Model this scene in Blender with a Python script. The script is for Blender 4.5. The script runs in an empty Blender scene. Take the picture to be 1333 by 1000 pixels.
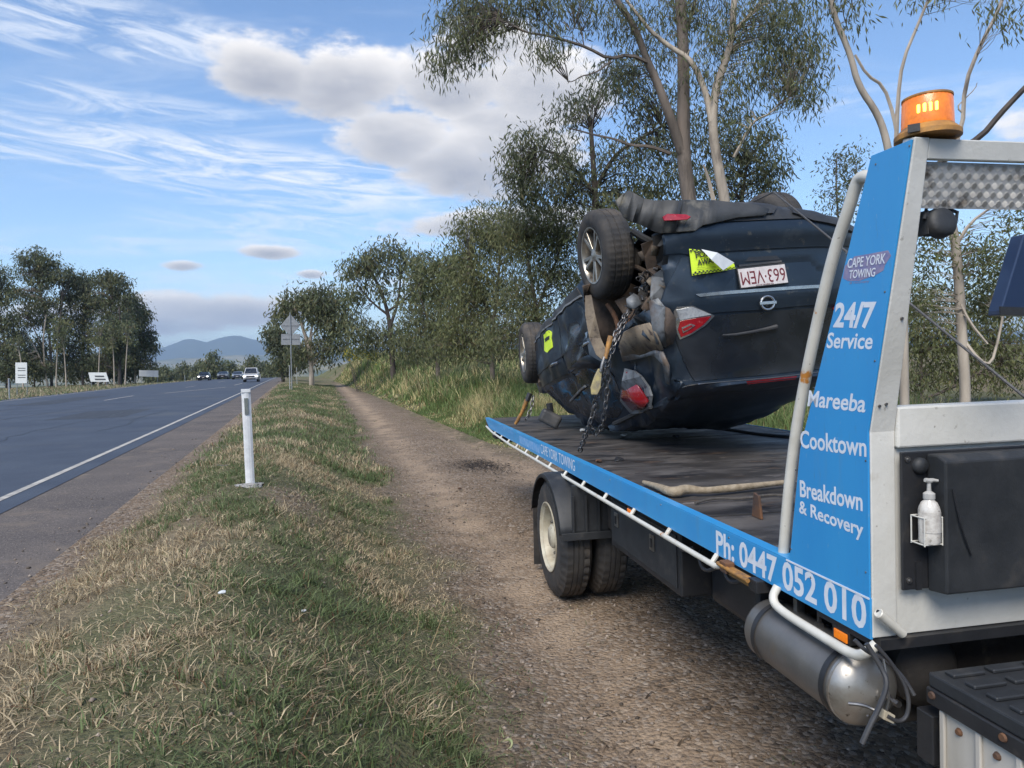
import bpy, bmesh, math, random
import numpy as np
from mathutils import Vector, Matrix, noise
from mathutils.bvhtree import BVHTree
random.seed(7)
RNG = np.random.default_rng(11)
SC = bpy.context.scene
COL = SC.collection
R = math.radians

# ------------------------------------------------------------------ camera
F, CZ, ROLL, PITCH = 900.0, 1.8, .028, -24/900.
cam = bpy.data.cameras.new('camera'); camo = bpy.data.objects.new('camera', cam); COL.objects.link(camo)
cam.sensor_width = 36.0; cam.lens = F/1333*36; cam.clip_start = .05; cam.clip_end = 60000
_f = Vector((0, math.cos(PITCH), math.sin(PITCH))); _r = Vector((1, 0, 0)); _u = _r.cross(_f)
_R = _r*math.cos(ROLL) - _u*math.sin(ROLL); _U = _r*math.sin(ROLL) + _u*math.cos(ROLL)
camo.matrix_world = Matrix(((_R.x, _U.x, -_f.x, 0), (_R.y, _U.y, -_f.y, 0), (_R.z, _U.z, -_f.z, CZ), (0, 0, 0, 1)))
SC.camera = camo
C0 = Vector((0, 0, CZ))
# survey helpers: a photograph pixel and a measured distance, height or plane give the real place of a point
def ray(px, py): return float(px-666.5)*_R - float(py-500)*_U + F*_f
def at(px, py, Y):
    Y = float(Y)
    d = ray(px, py); return C0 + d*(Y/d.y)
def onz(px, py, z):
    d = ray(px, py); return C0 + d*((z-CZ)/d.z)
TA = R(10.6)                                     # heading of the truck
def toT(v): return Vector((v.x*math.cos(TA)+v.y*math.sin(TA), -v.x*math.sin(TA)+v.y*math.cos(TA), v.z))
def fromT(a, b, z): return Vector((a*math.cos(TA)-b*math.sin(TA), a*math.sin(TA)+b*math.cos(TA), z))
def ona(px, py, a):
    d = toT(ray(px, py)); return C0 + d*(a/d.x)

# ------------------------------------------------------------------ sky and sun
SUN_EL, SUN_AZ = R(48), R(202)                   # azimuth clockwise from +Y
w = bpy.data.worlds.new('World'); SC.world = w; w.use_nodes = True
nt = w.node_tree; nt.nodes.clear(); N = nt.nodes.new; L = nt.links.new
def wmath(op, a, b=None, c=None, clamp=False):
    n = N('ShaderNodeMath'); n.operation = op; n.use_clamp = clamp
    for i, v in enumerate((a, b, c)):
        if v is None: continue
        if isinstance(v, (int, float)): n.inputs[i].default_value = v
        else: L(v, n.inputs[i])
    return n.outputs[0]
def wmr(v, a, b, c=0, d=1, smooth=True):
    n = N('ShaderNodeMapRange'); n.interpolation_type = 'SMOOTHSTEP' if smooth else 'LINEAR'
    L(v, n.inputs[0]); n.inputs[1].default_value = a; n.inputs[2].default_value = b; n.inputs[3].default_value = c; n.inputs[4].default_value = d
    return n.outputs[0]
def wnoise(vec, scale, detail=6, rough=.55, dist=0.0):
    n = N('ShaderNodeTexNoise'); L(vec, n.inputs['Vector']); n.inputs['Scale'].default_value = scale
    n.inputs['Detail'].default_value = detail; n.inputs['Roughness'].default_value = rough; n.inputs['Distortion'].default_value = dist
    return n.outputs[0]
def wcomb(x, y, z):
    n = N('ShaderNodeCombineXYZ')
    for i, v in enumerate((x, y, z)):
        if isinstance(v, (int, float)): n.inputs[i].default_value = v
        else: L(v, n.inputs[i])
    return n.outputs[0]
def wmix(f, a, b):
    n = N('ShaderNodeMix'); n.data_type = 'RGBA'
    if isinstance(f, (int, float)): n.inputs[0].default_value = f
    else: L(f, n.inputs[0])
    for i, v in ((6, a), (7, b)):
        if isinstance(v, tuple): n.inputs[i].default_value = (*v, 1)
        else: L(v, n.inputs[i])
    return n.outputs[2]
sky = N('ShaderNodeTexSky'); sky.sky_type = 'NISHITA'; sky.sun_disc = False
sky.sun_elevation = SUN_EL; sky.sun_rotation = SUN_AZ
sky.altitude = 400; sky.air_density = 1.0; sky.dust_density = .6; sky.ozone_density = 2.5
tc = N('ShaderNodeTexCoord'); sx = N('ShaderNodeSeparateXYZ'); L(tc.outputs['Generated'], sx.inputs[0])
X, Y, Z = sx.outputs
az = wmath('ARCTAN2', X, Y); el = wmath('ARCSINE', Z)
ang = wcomb(az, wmath('MULTIPLY', el, 2.2), 0)
zz = wmath('ADD', wmath('MAXIMUM', Z, 0), .12)
plane = wcomb(wmath('DIVIDE', X, zz), wmath('DIVIDE', Y, zz), 0)
# puffy clouds: soft ellipses in (azimuth, elevation) broken up by noise
def pix_dir(px, py):
    d = ray(px, py).normalized(); return math.atan2(d.x, d.y), math.asin(d.z)
nbig = wnoise(ang, 9.0, 8, .56, .1); nfine = wnoise(ang, 30.0, 8, .65)
namp = wmath('ADD', wmath('MULTIPLY', wmath('SUBTRACT', nbig, .5), 2.6), wmath('MULTIPLY', wmath('SUBTRACT', nfine, .5), 1.7))
def ell(px, py, rx, ry, tilt=0.0):
    a0, e0 = pix_dir(px, py)
    da = wmath('SUBTRACT', az, a0); de = wmath('SUBTRACT', el, e0)
    de = wmath('ADD', de, wmath('MULTIPLY', da, tilt))
    q = wmath('ADD', wmath('POWER', wmath('DIVIDE', wmath('ABSOLUTE', da), rx/F), 2.0), wmath('POWER', wmath('DIVIDE', wmath('ABSOLUTE', de), ry/F), 2.0))
    return wmath('SUBTRACT', 1.0, q), wmath('DIVIDE', de, ry/F)
field = None; hgt = None
for (px, py, rx, ry, t) in [(350, 92, 95, 44, .05), (450, 108, 120, 54, .05), (585, 110, 110, 52, .02), (520, 180, 95, 46, 0), (620, 215, 130, 52, 0), (710, 120, 120, 60, 0), (660, 190, 120, 70, 0), (640, 60, 90, 36, 0),
                            (350, 328, 46, 11, 0), (240, 346, 28, 8, 0), (405, 357, 22, 7, 0), (660, 290, 170, 26, 0), (270, 404, 160, 26, 0), (140, 418, 190, 22, 0),
                            (-420, 200, 220, 90, 0), (1750, 90, 260, 80, 0)]:
    f, h = ell(px, py, rx, ry, t)
    field = f if field is None else wmath('MAXIMUM', field, f)
    if hgt is None: hgt, fprev = wmath('MULTIPLY', h, wmath('MAXIMUM', f, 0)), wmath('MAXIMUM', f, 0)
    else:
        fp = wmath('MAXIMUM', f, 0); hgt = wmath('ADD', hgt, wmath('MULTIPLY', h, fp)); fprev = wmath('ADD', fprev, fp)
hgt = wmath('DIVIDE', hgt, wmath('ADD', fprev, .05))
dens = wmath('ADD', wmath('MAXIMUM', field, -1.5), wmath('MULTIPLY', namp, .62))
cum = wmath('MULTIPLY', wmr(dens, .06, .70), .97)
# cloud tone: bright sunny edge and top, grey-mauve belly
tone = wmath('ADD', wmath('MULTIPLY', hgt, .55), wmath('SUBTRACT', .72, wmath('MULTIPLY', wmr(dens, .35, 1.25), .62)))
tone = wmath('ADD', tone, wmath('MULTIPLY', wmath('SUBTRACT', nfine, .5), 1.1))
tone = wmath('ADD', tone, wmath('MULTIPLY', wmath('SUBTRACT', nbig, .5), .8), clamp=True)
cumcol = wmix(tone, (1.95, 2.02, 2.3), (5.4, 5.2, 5.0))
# feathery high cloud
mp = N('ShaderNodeMapping'); L(plane, mp.inputs[0]); mp.inputs['Rotation'].default_value = (0, 0, R(-28)); mp.inputs['Scale'].default_value = (.55, 2.6, 1)
c1 = wnoise(mp.outputs[0], 1.15, 10, .66, .9)
mp2 = N('ShaderNodeMapping'); L(plane, mp2.inputs[0]); mp2.inputs['Rotation'].default_value = (0, 0, R(-12)); mp2.inputs['Scale'].default_value = (.35, .9, 1)
c2 = wnoise(mp2.outputs[0], .9, 4, .5)
cir = wmath('MULTIPLY', wmr(c1, .47, .74), wmr(c2, .42, .62))
band = None
for (px, py, rx, ry, t, k) in [(290, 222, 330, 40, .05, 1.0), (120, 35, 230, 34, -.03, .75), (150, 135, 170, 18, 0, .6), (420, 240, 140, 34, 0, .8), (420, 300, 230, 34, 0, .6), (1190, 130, 120, 26, .1, .4), (130, 320, 170, 12, -.05, .55), (480, 370, 300, 20, 0, .8)]:
    f, h = ell(px, py, rx, ry, t); f = wmath('MULTIPLY', wmr(f, -.4, .8), k)
    band = f if band is None else wmath('MAXIMUM', band, f)
c3 = wnoise(wcomb(wmath('MULTIPLY', az, 3.0), wmath('MULTIPLY', wmath('ADD', el, wmath('MULTIPLY', az, .06)), 20), 0), 2.2, 10, .68, 1.2)
cir = wmath('MAXIMUM', wmath('MULTIPLY', cir, .55), wmath('MULTIPLY', wmr(c3, .38, .66), band), clamp=True)
cir = wmath('MULTIPLY', cir, .9)
skyc = N('ShaderNodeHueSaturation'); skyc.inputs['Saturation'].default_value = 1.06; skyc.inputs['Value'].default_value = 1.0; L(sky.outputs[0], skyc.inputs['Color'])
col = wmix(cir, skyc.outputs[0], (4.9, 5.1, 5.4)); col = wmix(cum, col, cumcol)
bg = N('ShaderNodeBackground'); L(col, bg.inputs[0]); bg.inputs[1].default_value = .098
L(bg.outputs[0], N('ShaderNodeOutputWorld').inputs[0])
w.cycles.sampling_method = 'MANUAL'; w.cycles.sample_map_resolution = 512

sl = bpy.data.lights.new('sun', 'SUN'); sl.energy = 2.1; sl.angle = R(34); sl.color = (1, .93, .82)
so = bpy.data.objects.new('sun', sl); COL.objects.link(so)
sd = Vector((math.sin(SUN_AZ)*math.cos(SUN_EL), math.cos(SUN_AZ)*math.cos(SUN_EL), math.sin(SUN_EL)))
so.rotation_euler = sd.to_track_quat('Z', 'Y').to_euler()
SC.view_settings.view_transform = 'Standard'; SC.view_settings.look = 'None'; SC.view_settings.gamma = 1
SC.view_settings.exposure = 1.2
SC.cycles.max_bounces = 8; SC.cycles.transparent_max_bounces = 8

# ------------------------------------------------------------------ helpers
def tag(o, label=None, cat=None, group=None, kind=None):
    if label: o['label'] = label
    if cat: o['category'] = cat
    if group: o['group'] = group
    if kind: o['kind'] = kind
    return o
def empty(name, loc=(0, 0, 0), mat=None):
    o = bpy.data.objects.new(name, None); COL.objects.link(o); o.empty_display_size = .2
    if mat is not None: o.matrix_world = mat
    else: o.location = loc
    return o
MATS = {}
def pm(name, c1, c2=None, scale=8, rough=.6, metal=0.0, bump=0.0, bscale=None, coat=0.0, detail=6, lo=.35, hi=.65, stretch=None, spec=.5, r2=None, extra=None, emit=None, trans=0, alpha=None):
    if name in MATS: return MATS[name]
    m = bpy.data.materials.new(name); m.use_nodes = True; t = m.node_tree; b = t.nodes['Principled BSDF']
    b.inputs['Base Color'].default_value = (*c1, 1); b.inputs['Roughness'].default_value = rough; b.inputs['Metallic'].default_value = metal
    b.inputs['Coat Weight'].default_value = coat; b.inputs['Coat Roughness'].default_value = .06; b.inputs['Specular IOR Level'].default_value = spec
    if emit: b.inputs['Emission Color'].default_value = (*emit[0], 1); b.inputs['Emission Strength'].default_value = emit[1]
    if trans: b.inputs['Transmission Weight'].default_value = trans
    tc = t.nodes.new('ShaderNodeTexCoord'); vec = tc.outputs['Object']
    if stretch:
        mp = t.nodes.new('ShaderNodeMapping'); mp.inputs['Scale'].default_value = stretch; t.links.new(vec, mp.inputs[0]); vec = mp.outputs[0]
    def nz(s, d=detail, r=.6):
        n = t.nodes.new('ShaderNodeTexNoise'); n.inputs['Scale'].default_value = s; n.inputs['Detail'].default_value = d; n.inputs['Roughness'].default_value = r
        t.links.new(vec, n.inputs['Vector']); return n.outputs[0]
    def ramp(v, a, bb, c=0, d=1):
        n = t.nodes.new('ShaderNodeMapRange'); t.links.new(v, n.inputs[0])
        for i, q in enumerate((a, bb, c, d)): n.inputs[i+1].default_value = q
        return n.outputs[0]
    out = None
    if c2:
        mx = t.nodes.new('ShaderNodeMix'); mx.data_type = 'RGBA'; v = nz(scale); t.links.new(ramp(v, lo, hi), mx.inputs[0])
        mx.inputs[6].default_value = (*c1, 1); mx.inputs[7].default_value = (*c2, 1); out = mx.outputs[2]
        if r2 is not None: t.links.new(ramp(v, lo, hi, rough, r2), b.inputs['Roughness'])
    if extra:                                    # list of (colour, scale, lo, hi): sparse spots such as rust, dirt, grit
        for (c3, s3, l3, h3) in extra:
            mx = t.nodes.new('ShaderNodeMix'); mx.data_type = 'RGBA'; t.links.new(ramp(nz(s3, 5, .6), l3, h3), mx.inputs[0])
            if out is None: mx.inputs[6].default_value = (*c1, 1)
            else: t.links.new(out, mx.inputs[6])
            mx.inputs[7].default_value = (*c3, 1); out = mx.outputs[2]
    if out is not None: t.links.new(out, b.inputs['Base Color'])
    if bump:
        bp = t.nodes.new('ShaderNodeBump'); bp.inputs['Strength'].default_value = 1; bp.inputs['Distance'].default_value = bump
        t.links.new(nz(bscale or scale*3, 5), bp.inputs['Height']); t.links.new(bp.outputs[0], b.inputs['Normal'])
    MATS[name] = m; return m
def attr_mat(name, rough=.6, transl=.35, spec=.3):
    m = bpy.data.materials.new(name); m.use_nodes = True; t = m.node_tree; b = t.nodes['Principled BSDF']
    a = t.nodes.new('ShaderNodeAttribute'); a.attribute_name = 'col'; t.links.new(a.outputs['Color'], b.inputs['Base Color'])
    b.inputs['Roughness'].default_value = rough; b.inputs['Specular IOR Level'].default_value = spec
    if transl:
        tr = t.nodes.new('ShaderNodeBsdfTranslucent'); t.links.new(a.outputs['Color'], tr.inputs[0])
        mx = t.nodes.new('ShaderNodeMixShader'); mx.inputs[0].default_value = transl
        t.links.new(b.outputs[0], mx.inputs[1]); t.links.new(tr.outputs[0], mx.inputs[2]); t.links.new(mx.outputs[0], t.nodes['Material Output'].inputs[0])
    return m
M_leaf = attr_mat('leaf', .6, .38, .2); M_blade = attr_mat('blade', .65, .3, .25)

class MB:
    def __init__(s): s.v = []; s.f = []
    def add(s, vs, fs):
        n = len(s.v); s.v += [tuple(v) for v in vs]; s.f += [tuple(i+n for i in f) for f in fs]; return s
    def box(s, lo, hi, M=None):
        x0, y0, z0 = lo; x1, y1, z1 = hi
        vs = [Vector(p) for p in ((x0, y0, z0), (x1, y0, z0), (x1, y1, z0), (x0, y1, z0), (x0, y0, z1), (x1, y0, z1), (x1, y1, z1), (x0, y1, z1))]
        if M is not None: vs = [M @ v for v in vs]
        return s.add(vs, [(3, 2, 1, 0), (4, 5, 6, 7), (0, 1, 5, 4), (1, 2, 6, 5), (2, 3, 7, 6), (3, 0, 4, 7)])
    def tube(s, pts, r, n=8, caps=True, smoothpath=0):
        P = [Vector(p) for p in pts]
        rs = list(r) if isinstance(r, (list, tuple)) else [r]*len(P)
        for _ in range(smoothpath):
            Q = [P[0]]; q = [rs[0]]
            for i in range(len(P)-1):
                Q += [P[i].lerp(P[i+1], .25), P[i].lerp(P[i+1], .75)]; q += [rs[i]*.75+rs[i+1]*.25, rs[i]*.25+rs[i+1]*.75]
            Q.append(P[-1]); q.append(rs[-1]); P, rs = Q, q
        up = None; vs = []; fs = []
        for i, p in enumerate(P):
            d = (P[min(i+1, len(P)-1)]-P[max(i-1, 0)])
            d = d.normalized() if d.length > 1e-9 else Vector((0, 0, 1))
            if up is None: up = d.orthogonal().normalized()
            up = (up - d*up.dot(d)); up = up.normalized() if up.length > 1e-6 else d.orthogonal().normalized()
            sd = d.cross(up)
            for k in range(n):
                a = 2*math.pi*k/n; vs.append(p + (up*math.cos(a)+sd*math.sin(a))*rs[i])
        for i in range(len(P)-1):
            for k in range(n):
                k2 = (k+1) % n; fs.append((i*n+k, i*n+k2, (i+1)*n+k2, (i+1)*n+k))
        if caps: fs.append(tuple(range(n-1, -1, -1))); fs.append(tuple((len(P)-1)*n+k for k in range(n)))
        return s.add(vs, fs)
    def lathe(s, prof, c, axis, n=32, rmod=None, cap=True):
        # prof: list of (distance along axis, radius)
        ax = Vector(axis).normalized(); u = ax.orthogonal().normalized(); wv = ax.cross(u); c = Vector(c); vs = []; fs = []
        for j, (h, r) in enumerate(prof):
            for k in range(n):
                a = 2*math.pi*k/n; rr = r + (rmod(j, k) if rmod else 0); vs.append(c+ax*h+(u*math.cos(a)+wv*math.sin(a))*rr)
        for j in range(len(prof)-1):
            for k in range(n):
                k2 = (k+1) % n; fs.append((j*n+k, j*n+k2, (j+1)*n+k2, (j+1)*n+k))
        if cap and prof[0][1] > 1e-6: fs.append(tuple(range(n-1, -1, -1)))
        if cap and prof[-1][1] > 1e-6: fs.append(tuple((len(prof)-1)*n+k for k in range(n)))
        return s.add(vs, fs)
    def prism(s, poly, d):      # poly: 3-D points of one face, d: extrusion vector
        n = len(poly); d = Vector(d); P = [Vector(p) for p in poly]
        fs = [tuple(range(n)), tuple(range(2*n-1, n-1, -1))] + [(i, n+i, n+(i+1) % n, (i+1) % n) for i in range(n)]
        return s.add(P+[p+d for p in P], fs)
    def build(s, name, mat, parent=None, org=(0, 0, 0), smooth=False, bevel=0, seg=2, kind=None):
        me = bpy.data.meshes.new(name); o = Vector(org)
        me.from_pydata([tuple(Vector(v)-o) for v in s.v], [], s.f); me.update()
        bm = bmesh.new(); bm.from_mesh(me); bmesh.ops.recalc_face_normals(bm, faces=bm.faces); bm.to_mesh(me); bm.free()
        me.materials.append(mat); ob = bpy.data.objects.new(name, me); COL.objects.link(ob)
        if smooth:
            me.shade_smooth()
            try: me.set_sharp_from_angle(angle=R(42))
            except Exception: pass
        if bevel:
            b = ob.modifiers.new('bevel', 'BEVEL'); b.width = bevel; b.segments = seg; b.limit_method = 'ANGLE'; b.angle_limit = R(40)
        if parent: ob.parent = parent
        if kind: ob['kind'] = kind
        return ob
def bm_obj(name, bm, mat, parent=None, smooth=True, M=None):
    me = bpy.data.meshes.new(name)
    if M is not None: bmesh.ops.transform(bm, matrix=M, verts=bm.verts)
    bm.to_mesh(me); bm.free(); me.materials.append(mat)
    if smooth:
        me.shade_smooth()
        try: me.set_sharp_from_angle(angle=R(40))
        except Exception: pass
    o = bpy.data.objects.new(name, me); COL.objects.link(o)
    if parent: o.parent = parent
    return o
def np_mesh(name, verts, faces_flat, loop_counts, mat, cols=None, parent=None, smooth=False):
    me = bpy.data.meshes.new(name); nv = len(verts); me.vertices.add(nv); me.vertices.foreach_set('co', np.ascontiguousarray(verts, dtype=np.float32).ravel())
    me.loops.add(len(faces_flat)); me.loops.foreach_set('vertex_index', np.ascontiguousarray(faces_flat, dtype=np.int32))
    starts = np.concatenate([[0], np.cumsum(loop_counts)[:-1]]).astype(np.int32)
    me.polygons.add(len(loop_counts)); me.polygons.foreach_set('loop_start', starts); me.polygons.foreach_set('loop_total', np.asarray(loop_counts, dtype=np.int32))
    if smooth: me.polygons.foreach_set('use_smooth', np.ones(len(loop_counts), dtype=bool))
    if cols is not None:
        at_ = me.attributes.new('col', 'FLOAT_COLOR', 'POINT'); c4 = np.ones((nv, 4), dtype=np.float32); c4[:, :3] = cols; at_.data.foreach_set('color', c4.ravel())
    me.update(calc_edges=True); me.validate(); me.materials.append(mat); o = bpy.data.objects.new(name, me); COL.objects.link(o)
    if parent: o.parent = parent
    return o
def vnoise(x, y, seed=0):
    x = np.asarray(x, float); y = np.asarray(y, float); xi = np.floor(x); yi = np.floor(y); fx = x-xi; fy = y-yi; fx = fx*fx*(3-2*fx); fy = fy*fy*(3-2*fy)
    def h(a, b):
        q = np.sin(a*127.1+b*311.7+seed*74.7)*43758.5453; return q-np.floor(q)
    return (h(xi, yi)*(1-fx)+h(xi+1, yi)*fx)*(1-fy)+(h(xi, yi+1)*(1-fx)+h(xi+1, yi+1)*fx)*fy
def fbm(x, y, seed=0, o=4):
    r = 0; a = .5; t = 0
    for i in range(o): r = r+a*vnoise(x*2**i, y*2**i, seed+i*3.1); t += a; a *= .5
    return r/t
def text_mesh(body, name, mat, parent, origin, ux, uy, width, height, org=(0, 0, 0), bold=.0, shear=0.0, depth=.0002):
    cu = bpy.data.curves.new(name, 'FONT'); cu.body = body; cu.size = 1; cu.offset = bold; cu.shear = shear; cu.extrude = .004; cu.resolution_u = 3
    to = bpy.data.objects.new(name, cu); COL.objects.link(to)
    dg = bpy.context.evaluated_depsgraph_get(); me = bpy.data.meshes.new_from_object(to.evaluated_get(dg))
    bpy.data.objects.remove(to); bpy.data.curves.remove(cu)
    n = len(me.vertices); co = np.empty(n*3, dtype=np.float32); me.vertices.foreach_get('co', co); co = co.reshape(-1, 3)
    mn = co.min(0); mx = co.max(0); sx_ = width/(mx[0]-mn[0]); sy_ = height/(mx[1]-mn[1])
    ux = np.array(Vector(ux).normalized()); uy = np.array(Vector(uy).normalized()); un = np.cross(ux, uy); o = np.array(Vector(origin)-Vector(org))
    p = o + (co[:, :1]-mn[0])*sx_*ux + (co[:, 1:2]-mn[1])*sy_*uy + np.where(co[:, 2:3] > 0, depth, 0)*un
    me.vertices.foreach_set('co', p.astype(np.float32).ravel()); me.update(); me.materials.clear(); me.materials.append(mat); me.name = name
    ob = bpy.data.objects.new(name, me); COL.objects.link(ob)
    if parent: ob.parent = parent
    return ob

# ------------------------------------------------------------------ ground
RB = R(17.3)                                     # heading of the road
def r2w(t, s): return (t*math.cos(RB)-s*math.sin(RB), t*math.sin(RB)+s*math.cos(RB))
def w2r(x, y): return (x*math.cos(RB)+y*math.sin(RB), -x*math.sin(RB)+y*math.cos(RB))
def road_z(s): return np.interp(s, [-50, 0, 110, 150, 400, 1500, 6000, 12000], [.35, .35, .72, .72, -2.5, -14, -20, -20])
def edge_l(s): return np.interp(s, [-5, 2.8, 4.7, 11, 25, 75, 110], [.55, .68, .8, 1.05, 1.65, 3.4, 5.0])
def edge_r(s): return np.interp(s, [-5, 8, 15, 23, 42, 75, 110], [6.6, 5.0, 4.15, 4.2, 4.5, 4.6, 4.6])
def sst(a, b, x): q = np.clip((x-a)/(b-a), 0, 1); return q*q*(3-2*q)
def ground_z(x, y):
    t, s = w2r(np.asarray(x, float), np.asarray(y, float)); rz = road_z(s)
    e1, e2 = edge_l(s), edge_r(s)
    near = sst(260, 120, s)
    tz = np.interp(s, [-5, 8, 25, 75, 110], [0, 0, .1, .35, .5])
    z = rz-.03+.028*sst(-2.15, -1.8, t)
    left = rz-.12-.25*sst(-17, -24, t)
    bank_top = rz + .05 + .22*np.exp(-((s-8)/5.5)**2) + .05*sst(20, 40, s)
    c = -.55
    up = sst(-1.75, c, t); dn = sst(e1+.15, c+.1, t)
    zb = np.where(t < c, (rz-.002)*(1-up)+bank_top*up, tz + (bank_top-tz)*dn)
    zt_ = tz + .02*(fbm(t*1.4, s*.9, 3)-.5)*2 - .035*np.exp(-((t-e1-.75)/.3)**2) - .03*np.exp(-((t-e1-2.6)/.3)**2)
    rise = np.interp(s, [-5, 12, 28, 45, 65, 90, 140], [.15, .25, .75, 1.4, 2.3, 2.7, 2.2])
    zr = tz + rise*sst(e2-.1, e2+3.5, t)
    out = np.where(t < -16.2, left, z); out = np.where((t > -1.75) & (t <= e1+.15), zb, out)
    out = np.where(t > e1+.15, np.where(t > e2-.1, zr, zt_), out)
    out = np.where((t > -1.75), out*near+(1-near)*(rz-.05), out)
    rough = (fbm(t*2.3, s*2.3, 9)-.5)*.07 + (fbm(t*.5, s*.5, 5)-.5)*.12
    m = sst(-1.7, -1.1, t)*sst(e1+.4, e1-.2, t) + sst(e2-.2, e2+.8, t) + sst(-17, -19, t)*.8
    far = np.hypot(x, y)
    out = out + rough*m + sst(250, 1500, far)*(fbm(x/900., y/900., 2)-.5)*26*sst(300, 2500, far)
    return out + (fbm(t*9, s*9, 4, 2)-.5)*.012*sst(-1.7, -1.5, t)
def gz(x, y): return float(ground_z(np.array([x]), np.array([y]))[0])
def axis_pts(lo, hi, fine0, fine1, d, g=1.09):
    a = list(np.arange(fine0, fine1, d)); st = d; v = a[-1]
    while v < hi: st *= g; v += st; a.append(v)
    st = d; v = fine0; b = []
    while v > lo: st *= g; v -= st; b.append(v)
    return np.array(b[::-1]+a)
SS = axis_pts(-12000, 13000, -1.5, 22, .09, 1.06); TT = axis_pts(-12000, 12000, -3.0, 5.5, .07, 1.07)
S_, T_ = np.meshgrid(SS, TT, indexing='ij'); GX = T_*math.cos(RB)-S_*math.sin(RB); GY = T_*math.sin(RB)+S_*math.cos(RB)
GZ = ground_z(GX, GY)
ni, nj = GX.shape; idx = np.arange(ni*nj).reshape(ni, nj)
q = np.stack([idx[:-1, :-1], idx[1:, :-1], idx[1:, 1:], idx[:-1, 1:]], -1).reshape(-1, 4)
e1, e2 = edge_l(S_), edge_r(S_); wob = (fbm(T_*1.3, S_*1.3, 21)-.5)*.9
track = sst(e1-.05, e1+.45, T_+wob)*sst(e2+.25, e2-.35, T_+wob)
track = np.maximum(track, sst(.5, .9, np.exp(-(((T_+.1)/.55)**2+((S_-7.3)/1.1)**2))+wob*.5)*.8)
track = np.maximum(track, sst(-1.35, -1.75, T_+wob*.5)*(T_ > -3))
dry = sst(.42, .62, fbm(T_*.7, S_*.5, 31)+.15*sst(-.2, -1.5, T_)*(T_ > -2))
zone = np.stack([track, dry, sst(.4, .6, fbm(GX/180., GY/180., 8))*sst(120, 400, np.hypot(GX, GY))], -1).reshape(-1, 3)
M = bpy.data.materials.new('ground'); M.use_nodes = True; t_ = M.node_tree; b_ = t_.nodes['Principled BSDF']; b_.inputs['Roughness'].default_value = .95; b_.inputs['Specular IOR Level'].default_value = .15
def gn(kind, **kw):
    n = t_.nodes.new(kind)
    for k, v in kw.items(): setattr(n, k, v)
    return n
gt = gn('ShaderNodeTexCoord').outputs['Object']; ga = gn('ShaderNodeAttribute', attribute_name='col'); gs = gn('ShaderNodeSeparateColor'); t_.links.new(ga.outputs['Color'], gs.inputs[0])
def gnoise(s, d=8, r=.65):
    n = gn('ShaderNodeTexNoise'); n.inputs['Scale'].default_value = s; n.inputs['Detail'].default_value = d; n.inputs['Roughness'].default_value = r; t_.links.new(gt, n.inputs['Vector']); return n.outputs[0]
def gramp(v, a, b, c=0, d=1):
    n = gn('ShaderNodeMapRange'); t_.links.new(v, n.inputs[0])
    for i, x in enumerate((a, b, c, d)): n.inputs[i+1].default_value = x
    return n.outputs[0]
def gmix(f, a, b):
    n = gn('ShaderNodeMix', data_type='RGBA')
    if isinstance(f, float): n.inputs[0].default_value = f
    else: t_.links.new(f, n.inputs[0])
    for i, v in ((6, a), (7, b)):
        if isinstance(v, tuple): n.inputs[i].default_value = (*v, 1)
        else: t_.links.new(v, n.inputs[i])
    return n.outputs[2]
vor = gn('ShaderNodeTexVoronoi'); vor.inputs['Scale'].default_value = 38; t_.links.new(gt, vor.inputs['Vector']); vor.inputs['Randomness'].default_value = 1
vor2 = gn('ShaderNodeTexVoronoi'); vor2.inputs['Scale'].default_value = 22; t_.links.new(gt, vor2.inputs['Vector'])
grav = gmix(gramp(gnoise(1.1), .38, .62), (.20, .142, .095), (.335, .25, .175))
grav = gmix(gramp(gnoise(9), .35, .7), grav, (.15, .105, .07))
gsep = gn('ShaderNodeSeparateColor'); t_.links.new(vor.outputs['Color'], gsep.inputs[0])
grav = gmix(gramp(gsep.outputs[0], .55, 1.0, 0, .85), grav, (.36, .31, .26))
grav = gmix(gramp(gsep.outputs[1], .6, 1.0, 0, .7), grav, (.05, .042, .038))
ga2 = gn('ShaderNodeAttribute', attribute_name='wear'); gs2 = gn('ShaderNodeSeparateColor'); t_.links.new(ga2.outputs['Color'], gs2.inputs[0])
gm1 = gn('ShaderNodeMath', operation='MULTIPLY'); t_.links.new(gs2.outputs[0], gm1.inputs[0]); t_.links.new(gramp(gnoise(1.7), .36, .6, 0, .85), gm1.inputs[1])
grav = gmix(gm1.outputs[0], grav, (.40, .30, .21))
gm2 = gn('ShaderNodeMath', operation='MULTIPLY'); t_.links.new(gs2.outputs[1], gm2.inputs[0]); t_.links.new(gramp(gnoise(6), .38, .56, 0, .85), gm2.inputs[1])
grav = gmix(gm2.outputs[0], grav, (.085, .075, .05))
grav = gmix(gramp(gnoise(.55, 6, .7), .54, .70, 0, .55), grav, (.085, .068, .056))
soil = gmix(gramp(gnoise(5), .35, .65), (.13, .105, .07), (.23, .185, .12))
grs = gmix(gramp(gnoise(3), .35, .65), (.09, .10, .05), (.17, .155, .09))
grs = gmix(gs.outputs[1], grs, soil)
far_ = gmix(gs.outputs[2], (.10, .115, .05), (.30, .26, .13))
cd = gn('ShaderNodeVectorMath', operation='LENGTH'); t_.links.new(gt, cd.inputs[0])
gcol = gmix(gs.outputs[0], grs, grav); gcol = gmix(gramp(cd.outputs['Value'], 60, 220), gcol, far_)
t_.links.new(gcol, b_.inputs['Base Color'])
bp = gn('ShaderNodeBump'); bp.inputs['Distance'].default_value = .022; bp.inputs['Strength'].default_value = 1
hsum = gn('ShaderNodeMath', operation='ADD'); t_.links.new(gnoise(60, 5), hsum.inputs[0])
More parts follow.
